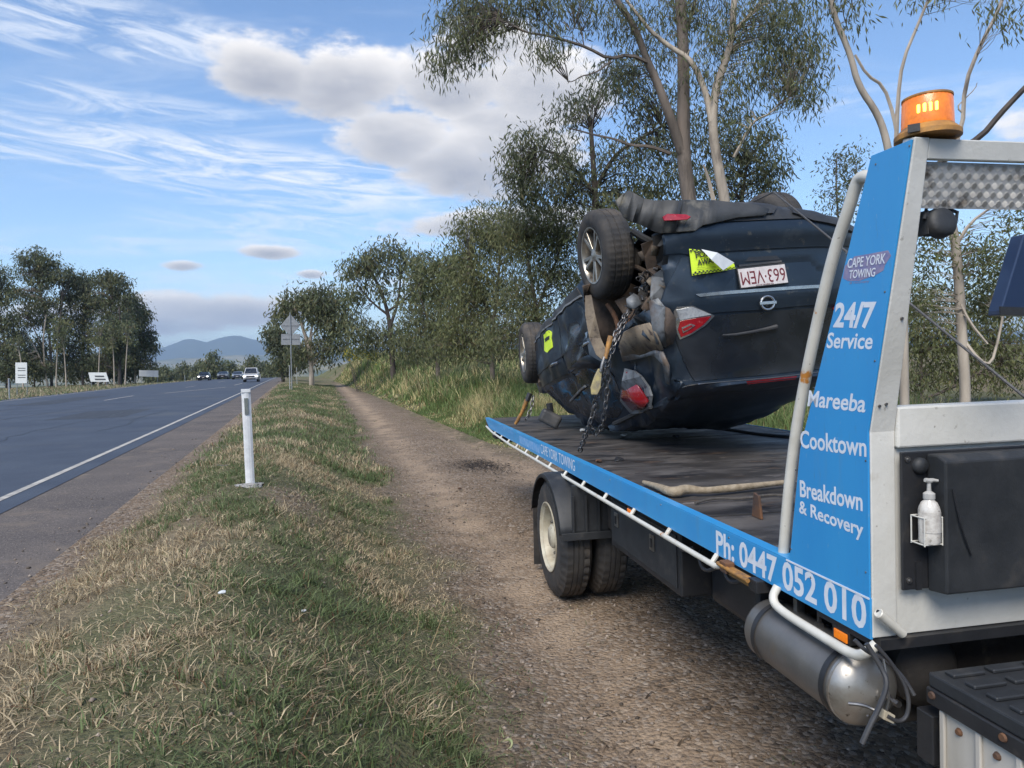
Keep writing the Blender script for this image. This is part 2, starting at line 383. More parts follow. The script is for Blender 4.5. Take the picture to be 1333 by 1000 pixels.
hm = gn('ShaderNodeMath', operation='MULTIPLY'); t_.links.new(vor.outputs['Distance'], hm.inputs[0]); hm.inputs[1].default_value = -.9; t_.links.new(hm.outputs[0], hsum.inputs[1])
t_.links.new(hsum.outputs[0], bp.inputs['Height']); t_.links.new(bp.outputs[0], b_.inputs['Normal'])
g = np_mesh('ground', np.stack([GX, GY, GZ], -1).reshape(-1, 3), q.ravel(), np.full(len(q), 4), M, zone, smooth=True)
tag(g, kind='structure')
d1_ = T_-e1; rut = np.exp(-((d1_-.95+wob*.25)/.33)**2)+np.exp(-((d1_-2.55+wob*.25)/.36)**2); edge_ = np.exp(-((d1_-.05+wob*.3)/.34)**2)+np.exp(-((T_-e2+wob*.3)/.5)**2)
ra_ = g.data.attributes.new('wear', 'FLOAT_COLOR', 'POINT'); c4_ = np.zeros((ni*nj, 4), dtype=np.float32); c4_[:, 0] = rut.ravel(); c4_[:, 1] = edge_.ravel(); ra_.data.foreach_set('color', c4_.ravel())

def road_strip(name, tl, tr, s0, s1, dz, mat, ds=1.0, wob=0.0, kind='structure'):
    n = max(2, int((s1-s0)/ds)+1)
    s = np.linspace(s0, s1, n) if s1-s0 < 300 else np.concatenate([np.arange(s0, 40, ds/3), np.arange(40, 300, 4), np.arange(300, s1+1, 30)])
    tl_ = tl(s) if callable(tl) else np.full(len(s), tl); tr_ = tr(s) if callable(tr) else np.full(len(s), tr)
    if wob: tr_ = tr_ + (fbm(s*1.8, s*0+3, 5, 5)-.5)*wob*1.6 + (fbm(s*9, s*0+5, 8, 3)-.5)*wob*.35
    z = road_z(s)+dz; vs = []
    for a in (tl_, tr_): vs.append(np.stack([a*math.cos(RB)-s*math.sin(RB), a*math.sin(RB)+s*math.cos(RB), z], -1))
    V = np.concatenate(vs); k = len(s); i = np.arange(k-1)
    fq = np.stack([i, i+k, i+k+1, i+1], -1); o = np_mesh(name, V, fq.ravel(), np.full(k-1, 4), mat)
    return tag(o, kind=kind)
M_asph = pm('asphalt', (.040, .052, .078), (.057, .072, .10), .6, .82, 0, .004, 140, detail=10, extra=[((.12, .13, .145), 70, .58, .72), ((.025, .028, .035), 60, .58, .74), ((.085, .092, .10), .35, .55, .8)], spec=.35)
M_should = pm('shoulder seal', (.085, .076, .074), (.13, .112, .102), .9, .92, 0, .006, 110, detail=10, extra=[((.28, .24, .21), 60, .56, .68), ((.03, .027, .027), 50, .57, .70), ((.17, .14, .115), 2.0, .55, .72)], spec=.2)
M_line = pm('road paint', (.50, .47, .41), (.27, .25, .23), 9, .7, 0, .002, 120, extra=[((.12, .12, .12), 70, .62, .72)])
def seal_l(s): return np.interp(s, [-40, 0, 46, 62, 93, 150, 400, 1500], [-15.6, -16.3, -16.8, -16.8, -17.5, -16, -14, -14])
def fog_t(s): return np.interp(s, [-40, 20, 60, 150, 1500], [-3.4, -3.4, -3.55, -3.9, -3.9])
road_strip('road', lambda s: seal_l(s)-1.0, lambda s: fog_t(s)+.35, -40, 1200, .000, M_asph)
road_strip('road_shoulder', lambda s: fog_t(s)+.3, lambda s: -1.7+0*s, -40, 1200, -.006, M_should, wob=.34)
road_strip('edge_line', lambda s: fog_t(s)-.05, lambda s: fog_t(s)+.05, -40, 1200, .005, M_line)
road_strip('edge_line', lambda s: seal_l(s)-.07, lambda s: seal_l(s)+.07, -40, 1200, .005, M_line)
for (ta, sa, tb, sb, wd) in [(-10.25, 43.5, -10.2, 50.5, .13), (-8.9, 54.0, -6.1, 67.0, .17), (-10.4, 22, -10.4, 25, .13), (-6.0, 75, -5.9, 84, .14), (-10.1, 72, -10.0, 78, .12), (-10.0, 100, -10.0, 109, .12)]:
    k = 8; s = np.linspace(sa, sb, k); t = np.linspace(ta, tb, k); V = np.concatenate([np.stack([tt*math.cos(RB)-s*math.sin(RB), tt*math.sin(RB)+s*math.cos(RB), road_z(s)+.005], -1) for tt in (t-wd/2, t+wd/2)])
    i = np.arange(k-1); tag(np_mesh('lane_line', V, np.stack([i, i+k, i+k+1, i+1], -1).ravel(), np.full(k-1, 4), M_line), kind='structure')

M_seal = pm('crack sealant', (.012, .013, .016), (.02, .022, .026), 20, .6)
for (tc_, sa, sb, sd_) in [(-6.3, 6, 34, 1), (-9.4, 12, 60, 4), (-5.0, 20, 30, 7), (-12.2, 24, 80, 9)]:
    f_ = lambda s, o: tc_+o+(fbm(s*.35, s*0+sd_, sd_, 3)-.5)*.9+(fbm(s*2.2, s*0+sd_, sd_+2, 3)-.5)*.16
    road_strip('crack_seal', lambda s: f_(s, -.018), lambda s: f_(s, .018), sa, sb, .003, M_seal, .25)
M_patch = pm('asphalt repair', (.026, .032, .045), (.04, .048, .062), 3, .85, 0, .003, 90)
road_strip('asphalt_repair', -7.9, -5.6, 26, 31, .0022, M_patch); road_strip('asphalt_repair', -13.8, -11.9, 40, 52, .0022, M_patch)
# hills
def hill(name, dist, prof, cm, depth, base=-30, seed=0):
    # prof: skyline as (pixel x, pixel y) seen at the measured distance
    pts = [(math.atan2(at(a, b, dist).x, dist), at(a, b, dist).z) for a, b in prof]
    th = np.linspace(pts[0][0], pts[-1][0], 260); hz = np.interp(th, [p[0] for p in pts], [p[1] for p in pts])
    rr = np.linspace(-1, 1, 25); V = np.zeros((len(th), len(rr), 3))
    for j, u in enumerate(rr):
        d = dist+u*depth; fall = math.cos(u*math.pi/2)**1.3
        rid = (fbm(th*70+j*.9, th*30+j*.7, seed, 5)-.5)*(1-abs(u)*.5)*hz*.5*(abs(u) > .02)
        V[:, j, 0] = np.sin(th)*d/np.cos(th)*1; V[:, j, 1] = np.cos(th)*d/np.cos(th); V[:, j, 2] = base+(hz-base)*fall+rid*fall*(1-fall)*2
    n1, n2 = V.shape[:2]; ix = np.arange(n1*n2).reshape(n1, n2); qq = np.stack([ix[:-1, :-1], ix[1:, :-1], ix[1:, 1:], ix[:-1, 1:]], -1).reshape(-1, 4)
    return tag(np_mesh(name, V.reshape(-1, 3), qq.ravel(), np.full(len(qq), 4), cm, smooth=True), kind='structure')
M_hill = pm('hill forest', (.035, .05, .03), (.06, .075, .04), .004, .95, detail=8)
M_hill2 = pm('hill pasture', (.22, .19, .10), (.07, .085, .04), .006, .95, detail=9, lo=.42, hi=.6)
hill('mountain_ridge', 9000, [(-1500, 448), (-700, 440), (-200, 450), (60, 462), (150, 461), (200, 455), (215, 452), (240, 442), (252, 441), (268, 446), (282, 441), (300, 437), (312, 437), (325, 441), (345, 445), (362, 447), (400, 455), (480, 452), (600, 440), (800, 448), (1300, 430), (2200, 440)], M_hill, 900, seed=3)
hill('foothills', 5600, [(-1500, 478), (-300, 474), (100, 476), (200, 470), (235, 466), (262, 466), (290, 463), (320, 462), (355, 463), (420, 466), (700, 466), (1300, 458), (2200, 470)], M_hill2, 700, seed=8)
hill('low_hills', 2600, [(-1500, 490), (-300, 484), (100, 482), (180, 480), (230, 478), (300, 476), (345, 474), (400, 474), (800, 474), (2200, 480)], M_hill2, 500, seed=12)

# ------------------------------------------------------------------ tow truck (built in its own frame: a across, b along, z up)
M_white = pm('truck white', (.62, .61, .57), (.50, .49, .45), 2.5, .45, 0, .0012, 60, extra=[((.16, .14, .11), 34, .66, .76), ((.26, .20, .14), 6, .64, .86)], coat=.1)
M_wtube = pm('white tube', (.60, .58, .52), (.50, .48, .42), 9, .42, 0, 0, extra=[((.42, .17, .03), 9, .67, .71), ((.10, .08, .06), 60, .68, .75)], coat=.2)
M_blue = pm('blue panel', (.028, .255, .57), (.036, .290, .60), 1.3, .40, 0, 0, stretch=(1, 2.5, .4), extra=[((.06, .22, .42), 34, .62, .76), ((.09, .24, .42), 4, .56, .85), ((.22, .36, .5), 60, .68, .74)], coat=.2)
M_letter = pm('white lettering', (.68, .71, .76), (.60, .64, .70), 20, .5)
M_black = pm('black steel', (.012, .013, .016), (.024, .024, .026), 6, .5, 0, .001, 40, extra=[((.06, .052, .044), 9, .6, .8)])
M_plastic = pm('black plastic', (.014, .016, .019), (.026, .028, .031), 10, .6, 0, .001, 90, extra=[((.08, .07, .06), 5, .58, .85)])
M_dark = pm('dirty chassis', (.014, .013, .013), (.035, .03, .026), 5, .8, 0, .003, 30, extra=[((.10, .08, .06), 8, .6, .8)])
M_deck = pm('steel deck', (.045, .041, .039), (.105, .094, .086), 2.1, .42, .25, .0015, 30, stretch=(.9, 2.0, 1), r2=.80, extra=[((.014, .013, .014), 1.9, .50, .62), ((.25, .22, .20), 7, .62, .74), ((.15, .095, .06), 3.7, .60, .74)])
M_rub = pm('rubber', (.020, .020, .021), (.045, .040, .036), 9, .8, 0, .0015, 90, extra=[((.12, .095, .07), 4, .52, .80)])
M_cream = pm('cream rim', (.50, .47, .37), (.34, .29, .21), 9, .5, 0, .001, 30, extra=[((.14, .085, .04), 22, .62, .72)])
M_tank = pm('tank grey', (.12, .118, .115), (.19, .18, .17), 4, .36, .45, .0008, 30, extra=[((.17, .13, .09), 6, .6, .8)])
M_tankcap = pm('tank cap', (.30, .28, .25), (.44, .42, .385), 5, .38, .75, .0006, 30, extra=[((.07, .055, .045), 30, .62, .72), ((.16, .12, .09), 5, .55, .75)])
M_alu = pm('checker aluminium', (.50, .49, .47), (.36, .35, .33), 6, .5, .45, .0006, 60, extra=[((.14, .12, .10), 14, .58, .7)])
M_amber = pm('amber lens', (.72, .19, .010), (.50, .11, .008), 60, .3, 0, .001, 200, coat=.4, emit=((1, .26, .015), .16))
M_led = pm('lit lamp', (1, .5, .1), emit=((1, .50, .05), 3.2))
M_ochre = pm('ochre paint', (.42, .20, .04), (.16, .09, .04), 25, .6, 0, .001, 60)
M_rust = pm('rusty steel', (.16, .075, .035), (.07, .045, .035), 14, .8, .2, .001, 50)
M_steel = pm('plain steel', (.30, .29, .28), (.16, .15, .14), 15, .4, .9, .0006, 60)
M_rope = pm('sisal rope', (.34, .28, .20), (.20, .155, .10), 30, .9, 0, .004, 80)
S = 1.37
ORG = (2.6, 5.24, 0)
truck = empty('tow_truck', mat=Matrix.Translation(fromT(*ORG)) @ Matrix.Rotation(TA, 4, 'Z'))
tag(truck, 'white and blue tilt tray tow truck carrying the overturned dark car', 'tow truck')
def TB(mb, name, mat, **k):
    k.setdefault('parent', truck); return mb.build(name, mat, org=ORG, **k)
W_ = 3.86
TB(MB().box((S+.014, 1.80, 1.045), (W_, 9.38, 1.088)), 'deck', M_deck, bevel=.004)
# raised lap strips across the deck
for i in range(4):
    b = 2.9+i*1.55; TB(MB().box((S+.03, b, 1.088), (W_-.02, b+.010, 1.0905)), 'deck_seam', M_dark)
m = MB().prism([(S, 1.768, .973), (S, 1.768, 1.094), (S, 9.40, 1.094), (S, 9.06, .975)], (.010, 0, 0)); TB(m, 'side_rail', M_blue, bevel=.002)
TB(MB().box((S+.0005, 1.78, 1.0945), (S+.05, 9.37, 1.0985)), 'rail_flange', M_blue)
TB(MB().box((S-.0015, 1.77, 1.090), (S+.0005, 2.19, 1.096)), 'trim_line', M_letter)
TB(MB().prism([(W_, 1.768, .973), (W_, 1.768, 1.094), (W_, 9.40, 1.094), (W_, 9.06, .975)], (.010, 0, 0)), 'side_rail', M_blue)
TB(MB().box((S+.014, 9.36, .98), (W_, 9.40, 1.085)), 'tail_plate', M_rust)
# tie rail tube under the blue strip
rail = [(S-.03, 9.1, 1.00), (S-.03, 8.6, .965)] + [(S-.03, b, .940) for b in (7.4, 6.0, 4.5, 3.4, 2.66)] + [(S-.015, 2.60, .955)]
TB(MB().tube(rail, .0125, 10), 'tie_rail', M_wtube, smooth=True)
for k in range(13):
    TB(MB().tube([(S-.03, 2.70+k*.485, .940), (S-.002, 2.70+k*.485, .978)], .011, 8), 'rail_post', M_wtube, smooth=True)
TB(MB().tube([(S-.004, 2.24, .985), (S-.028, 2.24, .945), (S-.03, 2.20, .918), (S-.03, 1.95, .916), (S-.03, 1.80, .916), (S-.02, 1.765, .935), (S+.01, 1.755, .965)], .0155, 12, smoothpath=2), 'tie_rail', M_wtube, smooth=True)
TB(MB().tube([(S+.03, 1.745, 2.30)]+[tuple(ona(x, y, S+.034)) for x, y in [(1121, 228), (1113, 244), (1105, 272), (1085, 330), (1061, 432), (1038, 545), (1026, 640), (1019, 730), (1016, 760)]], .0185, 14, smoothpath=2), 'guard_tube', M_wtube, smooth=True)
# headboard side panels, frame
side = [(1.770, 1.094), (1.767, 1.579), (1.586, 2.358), (1.737, 2.361), (2.098, 1.493), (2.172, 1.094)]
TB(MB().prism([(S, b, z) for b, z in side], (.006, 0, 0)), 'side_panel', M_blue, bevel=.001)
TB(MB().prism([(W_+.004, b, z) for b, z in side], (.006, 0, 0)), 'side_panel', M_blue)
TB(MB().prism([(S+.0065, b, z) for b, z in side], (.022, 0, 0)), 'panel_backing', M_white)
def frame_strip(a0t, a1t, a0b, a1b, name='frame_upright'):
    m = MB(); pr = [(1.765, .978), (1.764, 1.579), (1.580, 2.363)]; th = .045
    f = lambda a0, a1: [(a0[i], pr[i][0], pr[i][1]) for i in range(3)]
    A0 = [a0b, a0b, a0t]; A1 = [a1b, a1b, a1t]; vs = []
    for i in range(3):
        b, z = pr[i]; vs += [(A0[i], b, z), (A1[i], b, z), (A1[i], b+th, z+.008), (A0[i], b+th, z+.008)]
    fs = []
    for i in range(2):
        for k in range(4): fs.append((i*4+k, i*4+(k+1) % 4, i*4+4+(k+1) % 4, i*4+4+k))
    fs += [(3, 2, 1, 0), (8, 9, 10, 11)]
    m.add(vs, fs); return TB(m, name, M_white, bevel=.003)
frame_strip(S+.0065, S+.050, S+.0065, S+.086)
frame_strip(W_-.05, W_+.003, W_-.086, W_+.003)
TB(MB().prism([(S+.051, 1.5815, 2.361), (W_-.052, 1.5815, 2.361), (W_-.052, 1.5935, 2.311), (S+.053, 1.5935, 2.311)], (0, .045, .01)), 'top_bar', M_white, bevel=.003)
TB(MB().prism([(S+.055, 1.6085, 2.309), (W_-.06, 1.6085, 2.309), (W_-.06, 1.6345, 2.192), (S+.060, 1.6345, 2.192)], (0, .004, .001)), 'checker_plate', M_alu)
# raised tread bars of the checker plate
cp = MB(); dv = Vector((0, 1.6345-1.6085, 2.192-2.309)).normalized(); nrm = Vector((0, -abs(dv.z), dv.y if dv.y < 0 else -dv.y)).normalized()
nrm = Vector((1, 0, 0)).cross(dv).normalized()
if nrm.y > 0: nrm = -nrm
for r in range(5):
    for c in range(110):
        ca = S+.072+c*.0215+(r % 2)*.0; cz = .012+r*.0235; p = Vector((ca, 1.6085, 2.309))+dv*cz
        if ca > W_-.1: continue
        ang_ = R(45) if (r+c) % 2 else R(-45)
        for k in range(-2, 3):
            e = Vector((math.cos(ang_), 0, 0))+dv*math.sin(ang_); s_ = Vector((-math.sin(ang_), 0, 0))+dv*math.cos(ang_)
            q0 = p+s_*k*.0034; hl = .0092-.0012*abs(k)
            cp.add([q0-e*hl-s_*.0009, q0+e*hl-s_*.0009, q0+e*hl+s_*.0009, q0-e*hl+s_*.0009] + [x+nrm*.0018 for x in (q0-e*hl*.8, q0+e*hl*.8)], [(0, 1, 5, 4), (2, 3, 4, 5), (0, 4, 3), (1, 2, 5)])
tag(TB(cp, 'tread_pattern', M_alu), kind='stuff')
TB(MB().box((S+.087, 1.752, 1.530), (W_-.087, 1.83, 1.649)), 'middle_bar', M_white, bevel=.006)
TB(MB().box((S+.087, 1.772, .978), (W_-.087, 1.79, 1.529)), 'lower_panel', M_white, bevel=.002)
TB(MB().box((S+.02, 1.75, .945), (W_-.02, 2.05, .976)), 'bottom_flange', M_black)
for (a, z) in ((S+.022, 1.655), (S+.043, 1.66), (S+.05, 1.90)):
    TB(MB().lathe([(0, .005), (.004, .004)], (a, 1.764-(.185/.784*max(0, z-1.579)), z), (0, -1, 0), 10), 'rivet', M_steel, smooth=True)
TB(MB().lathe([(0, .0035), (.004, .003)], (S+.03, 1.598, 2.325), (0, -1, 0), 10), 'rivet', M_black, smooth=True)
TB(MB().tube([(S+.002, 1.735, 1.063), (S+.085, 1.742, .993)], .0135, 14, caps=False), 'pipe_stub', M_wtube, smooth=True)
TB(MB().lathe([(0, .013), (.001, .006)], (S+.003, 1.7355, 1.062), (-1, -.3, .5), 14), 'pipe_end', M_black)
TB(MB().lathe([(-.01, .014), (.0, .0145), (.003, .012), (.001, .008)], (S+.002, 1.735, 1.063), (-1, 0, .8), 16), 'pipe_rim', M_wtube, smooth=True)
# black control box
TB(MB().box((S+.088, 1.742, 1.118), (W_-.8, 1.751, 1.519)), 'mounting_plate', M_black, bevel=.003)
TB(MB().prism([(S+.168, 1.741, 1.512), (S+.170, 1.70, 1.512), (S+.170, 1.672, 1.497), (S+.170, 1.672, 1.120), (S+.168, 1.741, 1.112)], (1.7, 0, 0)), 'control_box', M_plastic, bevel=.006)
for (a, z) in ((S+.108, 1.498), (S+.108, 1.146)):
    TB(MB().lathe([(0, .009), (.003, .009), (.003, .005), (.007, .004)], (a, 1.742, z), (0, -1, 0), 12), 'bolt', M_steel, smooth=True)
TB(MB().lathe([(0, .024), (.008, .024), (.016, .019), (.020, .008), (.021, 0)], (S+.146, 1.742, 1.478), (0, -1, 0), 20), 'knob', M_plastic, smooth=True)
TB(MB().tube([(S+.19, 1.668, 1.42), (S+.20, 1.664, 1.36), (S+.215, 1.664, 1.30), (S+.245, 1.666, 1.23)], .003, 6, smoothpath=1), 'cable', M_black, smooth=True)
TB(MB().box((S+.128, 1.735, 1.118), (S+.145, 1.742, 1.20)), 'bracket', M_black)
# wire holder of the bottle
hold = MB()
for k in range(4):
    hold.tube([(S+.112+.058*(k % 2), 1.735-.05*(k//2), 1.258), (S+.112+.058*(k % 2), 1.735-.05*(k//2), 1.34)], .0022, 6)
for z in (1.262, 1.338): hold.tube([(S+.112, 1.735, z), (S+.112, 1.685, z), (S+.170, 1.685, z), (S+.170, 1.735, z), (S+.112, 1.735, z)], .0022, 6)
TB(hold, 'bottle_holder', M_white, smooth=True)
# beacon
bc = (S+.080, 1.622, 2.372)
TB(MB().lathe([(0, .080), (.012, .080), (.022, .070), (.030, .062)], bc, (0, 0, 1), 28), 'beacon_base', M_ochre, smooth=True)
rib = lambda j, k: .0012 if k % 2 else 0
TB(MB().lathe([(.030, .060), (.034, .061), (.100, .0585), (.106, .056), (.109, .04), (.110, 0)], bc, (0, 0, 1), 60, rib), 'beacon_lens', M_amber, smooth=True)
TB(MB().lathe([(.104, .0605), (.109, .0605), (.109, .0575), (.104, .0575)], bc, (0, 0, 1), 40), 'beacon_rim', M_ochre, smooth=True)
dirb = (Vector((0, 0, 0))-Vector((bc[0], bc[1], 0))).normalized(); sdb = Vector((-dirb.y, dirb.x, 0))
for k in range(4):
    p = Vector(bc)+dirb*.0606-sdb*(-.021+k*.0135)+Vector((0, 0, .068)); p -= dirb*.0035*abs(k-1.5)/1.5
    TB(MB().box((-.0034, -.002, -.011), (.0034, .002, .011), Matrix.Translation(p) @ dirb.to_track_quat('Y', 'Z').to_matrix().to_4x4()), 'beacon_lamp', M_led, bevel=.0015)
TB(MB().box((-.014, -.004, 0), (.014, .004, .02), Matrix.Translation(Vector(bc)+dirb*.079-sdb*.03+Vector((0, 0, .004))) @ dirb.to_track_quat('Y', 'Z').to_matrix().to_4x4()), 'beacon_clip', M_black)
# work light under the top bar
wl = (S+.135, 1.645, 2.155)
TB(MB().lathe([(-.024, .010), (-.020, .034), (-.012, .042), (.012, .042), (.02, .036), (.024, .02)], wl, (0, -1, .25), 28), 'work_light', M_plastic, smooth=True)
for k in range(7): TB(MB().box((wl[0]-.042+k*.013, wl[1]-.005, wl[2]-.03), (wl[0]-.038+k*.013, wl[1]+.04, wl[2]+.034)), 'cooling_fin', M_plastic)
TB(MB().tube([(wl[0]+.05, wl[1], wl[2]), (wl[0]+.056, wl[1], wl[2]+.03), (wl[0]+.02, wl[1]+.005, wl[2]+.045), (wl[0]-.035, wl[1]+.005, wl[2]+.045), (wl[0]-.048, wl[1], wl[2]+.01)], .005, 8), 'lamp_bracket', M_plastic, smooth=True)
# dark blue deflector edge near the cab
M_navy = pm('navy paint', (.016, .03, .07), (.02, .036, .08), 4, .35, coat=.3)
def cam_pts(pl, a): return [ona(x, y, a) for x, y in pl]
pts = [(1333, 305), (1303, 404), (1303, 410), (1380, 412), (1400, 290)]
def onb(px, py, b):
    d = toT(ray(px, py)); return C0 + d*(b/d.y)
TB(MB().prism([onb(x, y, 1.52) for x, y in pts], (0, .04, 0)), 'deflector', M_navy, bevel=.003)
TB(MB().prism([onb(x, y, 1.515) for x, y in [(1302, 399), (1303, 410), (1400, 413), (1400, 403)]], (0, .004, 0)), 'deflector_lip', M_plastic)
# lettering on the panel
def sign_text(body, p0, p1, top, bold=.012, shear=0, mat=None, name='lettering', off=.0004, par=None):
    a = S-off; A0 = ona(*p0, a); A1 = ona(*p1, a); T0 = ona(p0[0], top, a)
    return text_mesh(body, name, mat or M_letter, par or truck, A0, A1-A0, (0, 0, 1), (A1-A0).length, T0.z-A0.z, ORG, bold, shear)
M_logo = pm('logo silver', (.30, .36, .55), (.40, .42, .52), 60, .4)
M_logo2 = pm('logo violet', (.16, .17, .34), (.28, .24, .34), 40, .5)
m = MB().prism([ona(x, y, S-.0005) for x, y in [(1097, 362), (1100, 346), (1108, 339), (1112, 334), (1156, 326), (1160, 333), (1152, 345), (1150, 352), (1140, 358), (1118, 366), (1104, 366)]], (.0004, 0, 0)); TB(m, 'logo_plate', M_logo2)
sign_text('CAPE YORK', (1103.5, 349.5), (1153, 343), 337, .012, .25, M_letter, 'logo_lettering', .0016)
sign_text('TOWING', (1106, 363), (1140, 360), 352, .012, .25, M_letter, 'logo_lettering', .0016)
sign_text('& recovery', (1106, 371), (1132, 368.5), 367, 0, .25, M_logo2, 'logo_lettering')
sign_text('24/7', (1084.5, 427), (1141.5, 428.5), 394, .03, .22)
sign_text('Service', (1076, 453.5), (1136, 455), 433, .018, .22)
sign_text('Mareeba', (1051, 529), (1126.5, 537.5), 508, .018, .2)
sign_text('Cooktown', (1042, 583), (1128, 595.5), 560, .018)
sign_text('Breakdown', (1041.5, 647), (1123, 666), 625, .02)
sign_text('& Recovery', (1040.5, 673), (1124, 706), 651, .02)
sign_text('Ph: 0447 052 010', (932.5, 721), (1128, 823), 690, .024)
sign_text('CAPE YORK TOWING', (704, 590), (748.5, 614), 578, .0)
TB(MB().box((S-.0012, 6.05, 1.00), (S-.0004, 7.0, 1.075)), 'worn_lettering_patch', pm('faded film', (.05, .28, .60), (.25, .42, .66), 22, .5))
sign_text('TOWING', (650, 558.5), (668, 566), 552, .0, 0, pm('faded film', (0, 0, 0)))
for (x, y) in [(1184, 190), (1140, 214), (1152, 380), (1139, 470), (1102, 330), (1060, 505), (1127, 600), (1036, 612), (1127, 745), (1030, 715)]:
    p = ona(x, y, S); TB(MB().lathe([(0, .0032), (.0012, .0030), (.002, .0015)], p, (-1, 0, 0), 10), 'rivet', M_steel, smooth=True)
for b in (2.05, 2.6, 3.3, 4.1, 5.0, 6.0, 7.2, 8.4): TB(MB().lathe([(0, .0045), (.0015, .004), (.003, .002)], (S, b, 1.072), (-1, 0, 0), 10), 'rivet', M_steel, smooth=True)
# marker lamps
def lamp(b, z, l, h, mat=M_amber, a=S-.02):
    TB(MB().box((a-.012, b, z), (a+.02, b+l, z+h)), 'lamp_housing', M_black, bevel=.002); TB(MB().box((a-.018, b+.006, z+.005), (a-.0122, b+l-.006, z+h-.005)), 'marker_lamp', mat, bevel=.003)
lamp(1.885, .905, .075, .040, a=S+.03); lamp(3.72, .93, .07, .035, a=S+.01)
# ochre latch in the gap of the tie rail
TB(MB().box((S-.03, 2.40, .935), (S-.008, 2.56, .968)), 'latch', M_ochre, bevel=.003)
TB(MB().tube([(S-.04, 2.62, .965), (S-.04, 2.50, .962), (S-.042, 2.38, .965)], .009, 10), 'latch_bar', M_ochre, smooth=True)
TB(MB().box((S-.03, 2.34, .925), (S+.03, 2.40, .972)), 'latch_block', M_black, bevel=.003)
TB(MB().box((S-.045, 2.545, .94), (S-.005, 2.60, .985)), 'latch_block', M_rust, bevel=.004)
# chassis
for a in (2.18, 3.02): TB(MB().box((a, .6, .66), (a+.08, 8.9, .90)), 'chassis_rail', M_dark, bevel=.004)
for a in (1.95, 3.2): TB(MB().box((a, 2.0, .90), (a+.07, 9.3, 1.044)), 'deck_runner', M_dark)
for i in range(9): TB(MB().box((1.42, 2.15+i*.85, .972), (W_-.06, 2.22+i*.85, 1.044)), 'cross_member', M_dark)
TB(MB().box((1.42, 1.83, .93), (W_-.06, 1.90, 1.044)), 'cross_member', M_dark)
TB(MB().box((1.50, 8.9, .80), (W_-.1, 8.98, .95)), 'rear_bar', M_dark, bevel=.01)
TB(MB().box((1.40, 8.75, .86), (1.55, 9.0, .97)), 'bar_end', M_dark, bevel=.01)
# rear wheels
AX = (1.24, 5.24, .455)
def truck_wheel(a_in, outer):
    sg = 1
    prof = [(0.02, .262), (.0, .266), (0.0, .30), (-.004, .36), (.004, .410), (.022, .432), (.030, .447), (.034, .4552), (.075, .458), (.078, .450), (.084, .450), (.087, .458), (.112, .459), (.115, .451), (.121, .451), (.124, .459), (.150, .458), (.153, .450), (.159, .450), (.162, .458), (.200, .4555), (.206, .445), (.215, .43), (.234, .40), (.236, .34), (.22, .27)]
    def lug(j, k):
        if 4 <= j <= 7 or 19 <= j <= 21: return -.011 if (k % 4 == 0) else 0
        return 0
    t = TB(MB().lathe(prof, (a_in, AX[1], AX[2]), (1, 0, 0), 160, lug, False), 'tyre', M_rub, smooth=True)
    return t
wo = truck_wheel(1.235, True); truck_wheel(1.515, False)
for (bb) in ():
    pass
rim = MB().lathe([(.004, .268), (-.006, .270), (-.008, .262), (.010, .252), (.016, .240), (.050, .232), (.115, .222), (.135, .195), (.125, .140), (.095, .118), (.090, .098), (.03, .092), (.015, .075), (.012, 0)], (1.235, AX[1], AX[2]), (1, 0, 0), 48, None, False)
TB(rim, 'rim', M_cream, smooth=True)
for k in range(8):
    an = k*math.pi/4; TB(MB().lathe([(0, .014), (.02, .012)], (1.296, AX[1]+.115*math.cos(an), AX[2]+.132*math.sin(an)), (-1, 0, 0), 6), 'wheel_nut', M_steel)
    TB(MB().lathe([(0, .026), (.002, .026)], (1.366, AX[1]+.175*math.cos(an+.4), AX[2]+.175*math.sin(an+.4)), (-1, 0, 0), 16), 'hand_hole', M_black)
TB(MB().lathe([(0, .1), (.5, .1), (2.4, .1)], (1.35, AX[1], AX[2]), (1, 0, 0), 16), 'axle', M_dark)
for a_ in (3.35, 3.63):
    TB(MB().lathe([(0, .27), (0, .40), (.02, .452), (.2, .452), (.22, .40), (.22, .27)], (a_, AX[1], AX[2]), (1, 0, 0), 48), 'tyre', M_rub, smooth=True)
# mudguard
mg = MB(); th = np.linspace(R(14), R(166), 22); r0 = .515
pr = [(1.205, -.030), (1.212, 0), (1.25, .012), (1.74, .012), (1.75, -.03)]
vs = []; fs = []
for i, t in enumerate(th):
    for (a, dr) in pr: vs.append((a, AX[1]-math.cos(t)*(r0+dr), AX[2]+math.sin(t)*(r0+dr)*.93+.01))
for i in range(len(th)-1):
    for k in range(4): fs.append((i*5+k, i*5+k+1, i*5+6+k, i*5+5+k))
mg.add(vs, fs); o = TB(mg, 'mudguard', M_plastic, smooth=True); sm = o.modifiers.new('s', 'SOLIDIFY'); sm.thickness = .008
fl = MB().box((1.21, AX[1]-.53, .545), (1.75, AX[1]-.515, .60)); TB(fl, 'mudguard_flap', M_plastic, bevel=.004)
for k in range(5): TB(MB().box((1.29+k*.095, AX[1]-.528, .60), (1.305+k*.095, AX[1]-.505, .86)), 'mudguard_rib', M_plastic)
TB(MB().box((1.30, AX[1]-.50, .60), (1.75, AX[1]-.47, .93)), 'guard_backing', M_plastic)
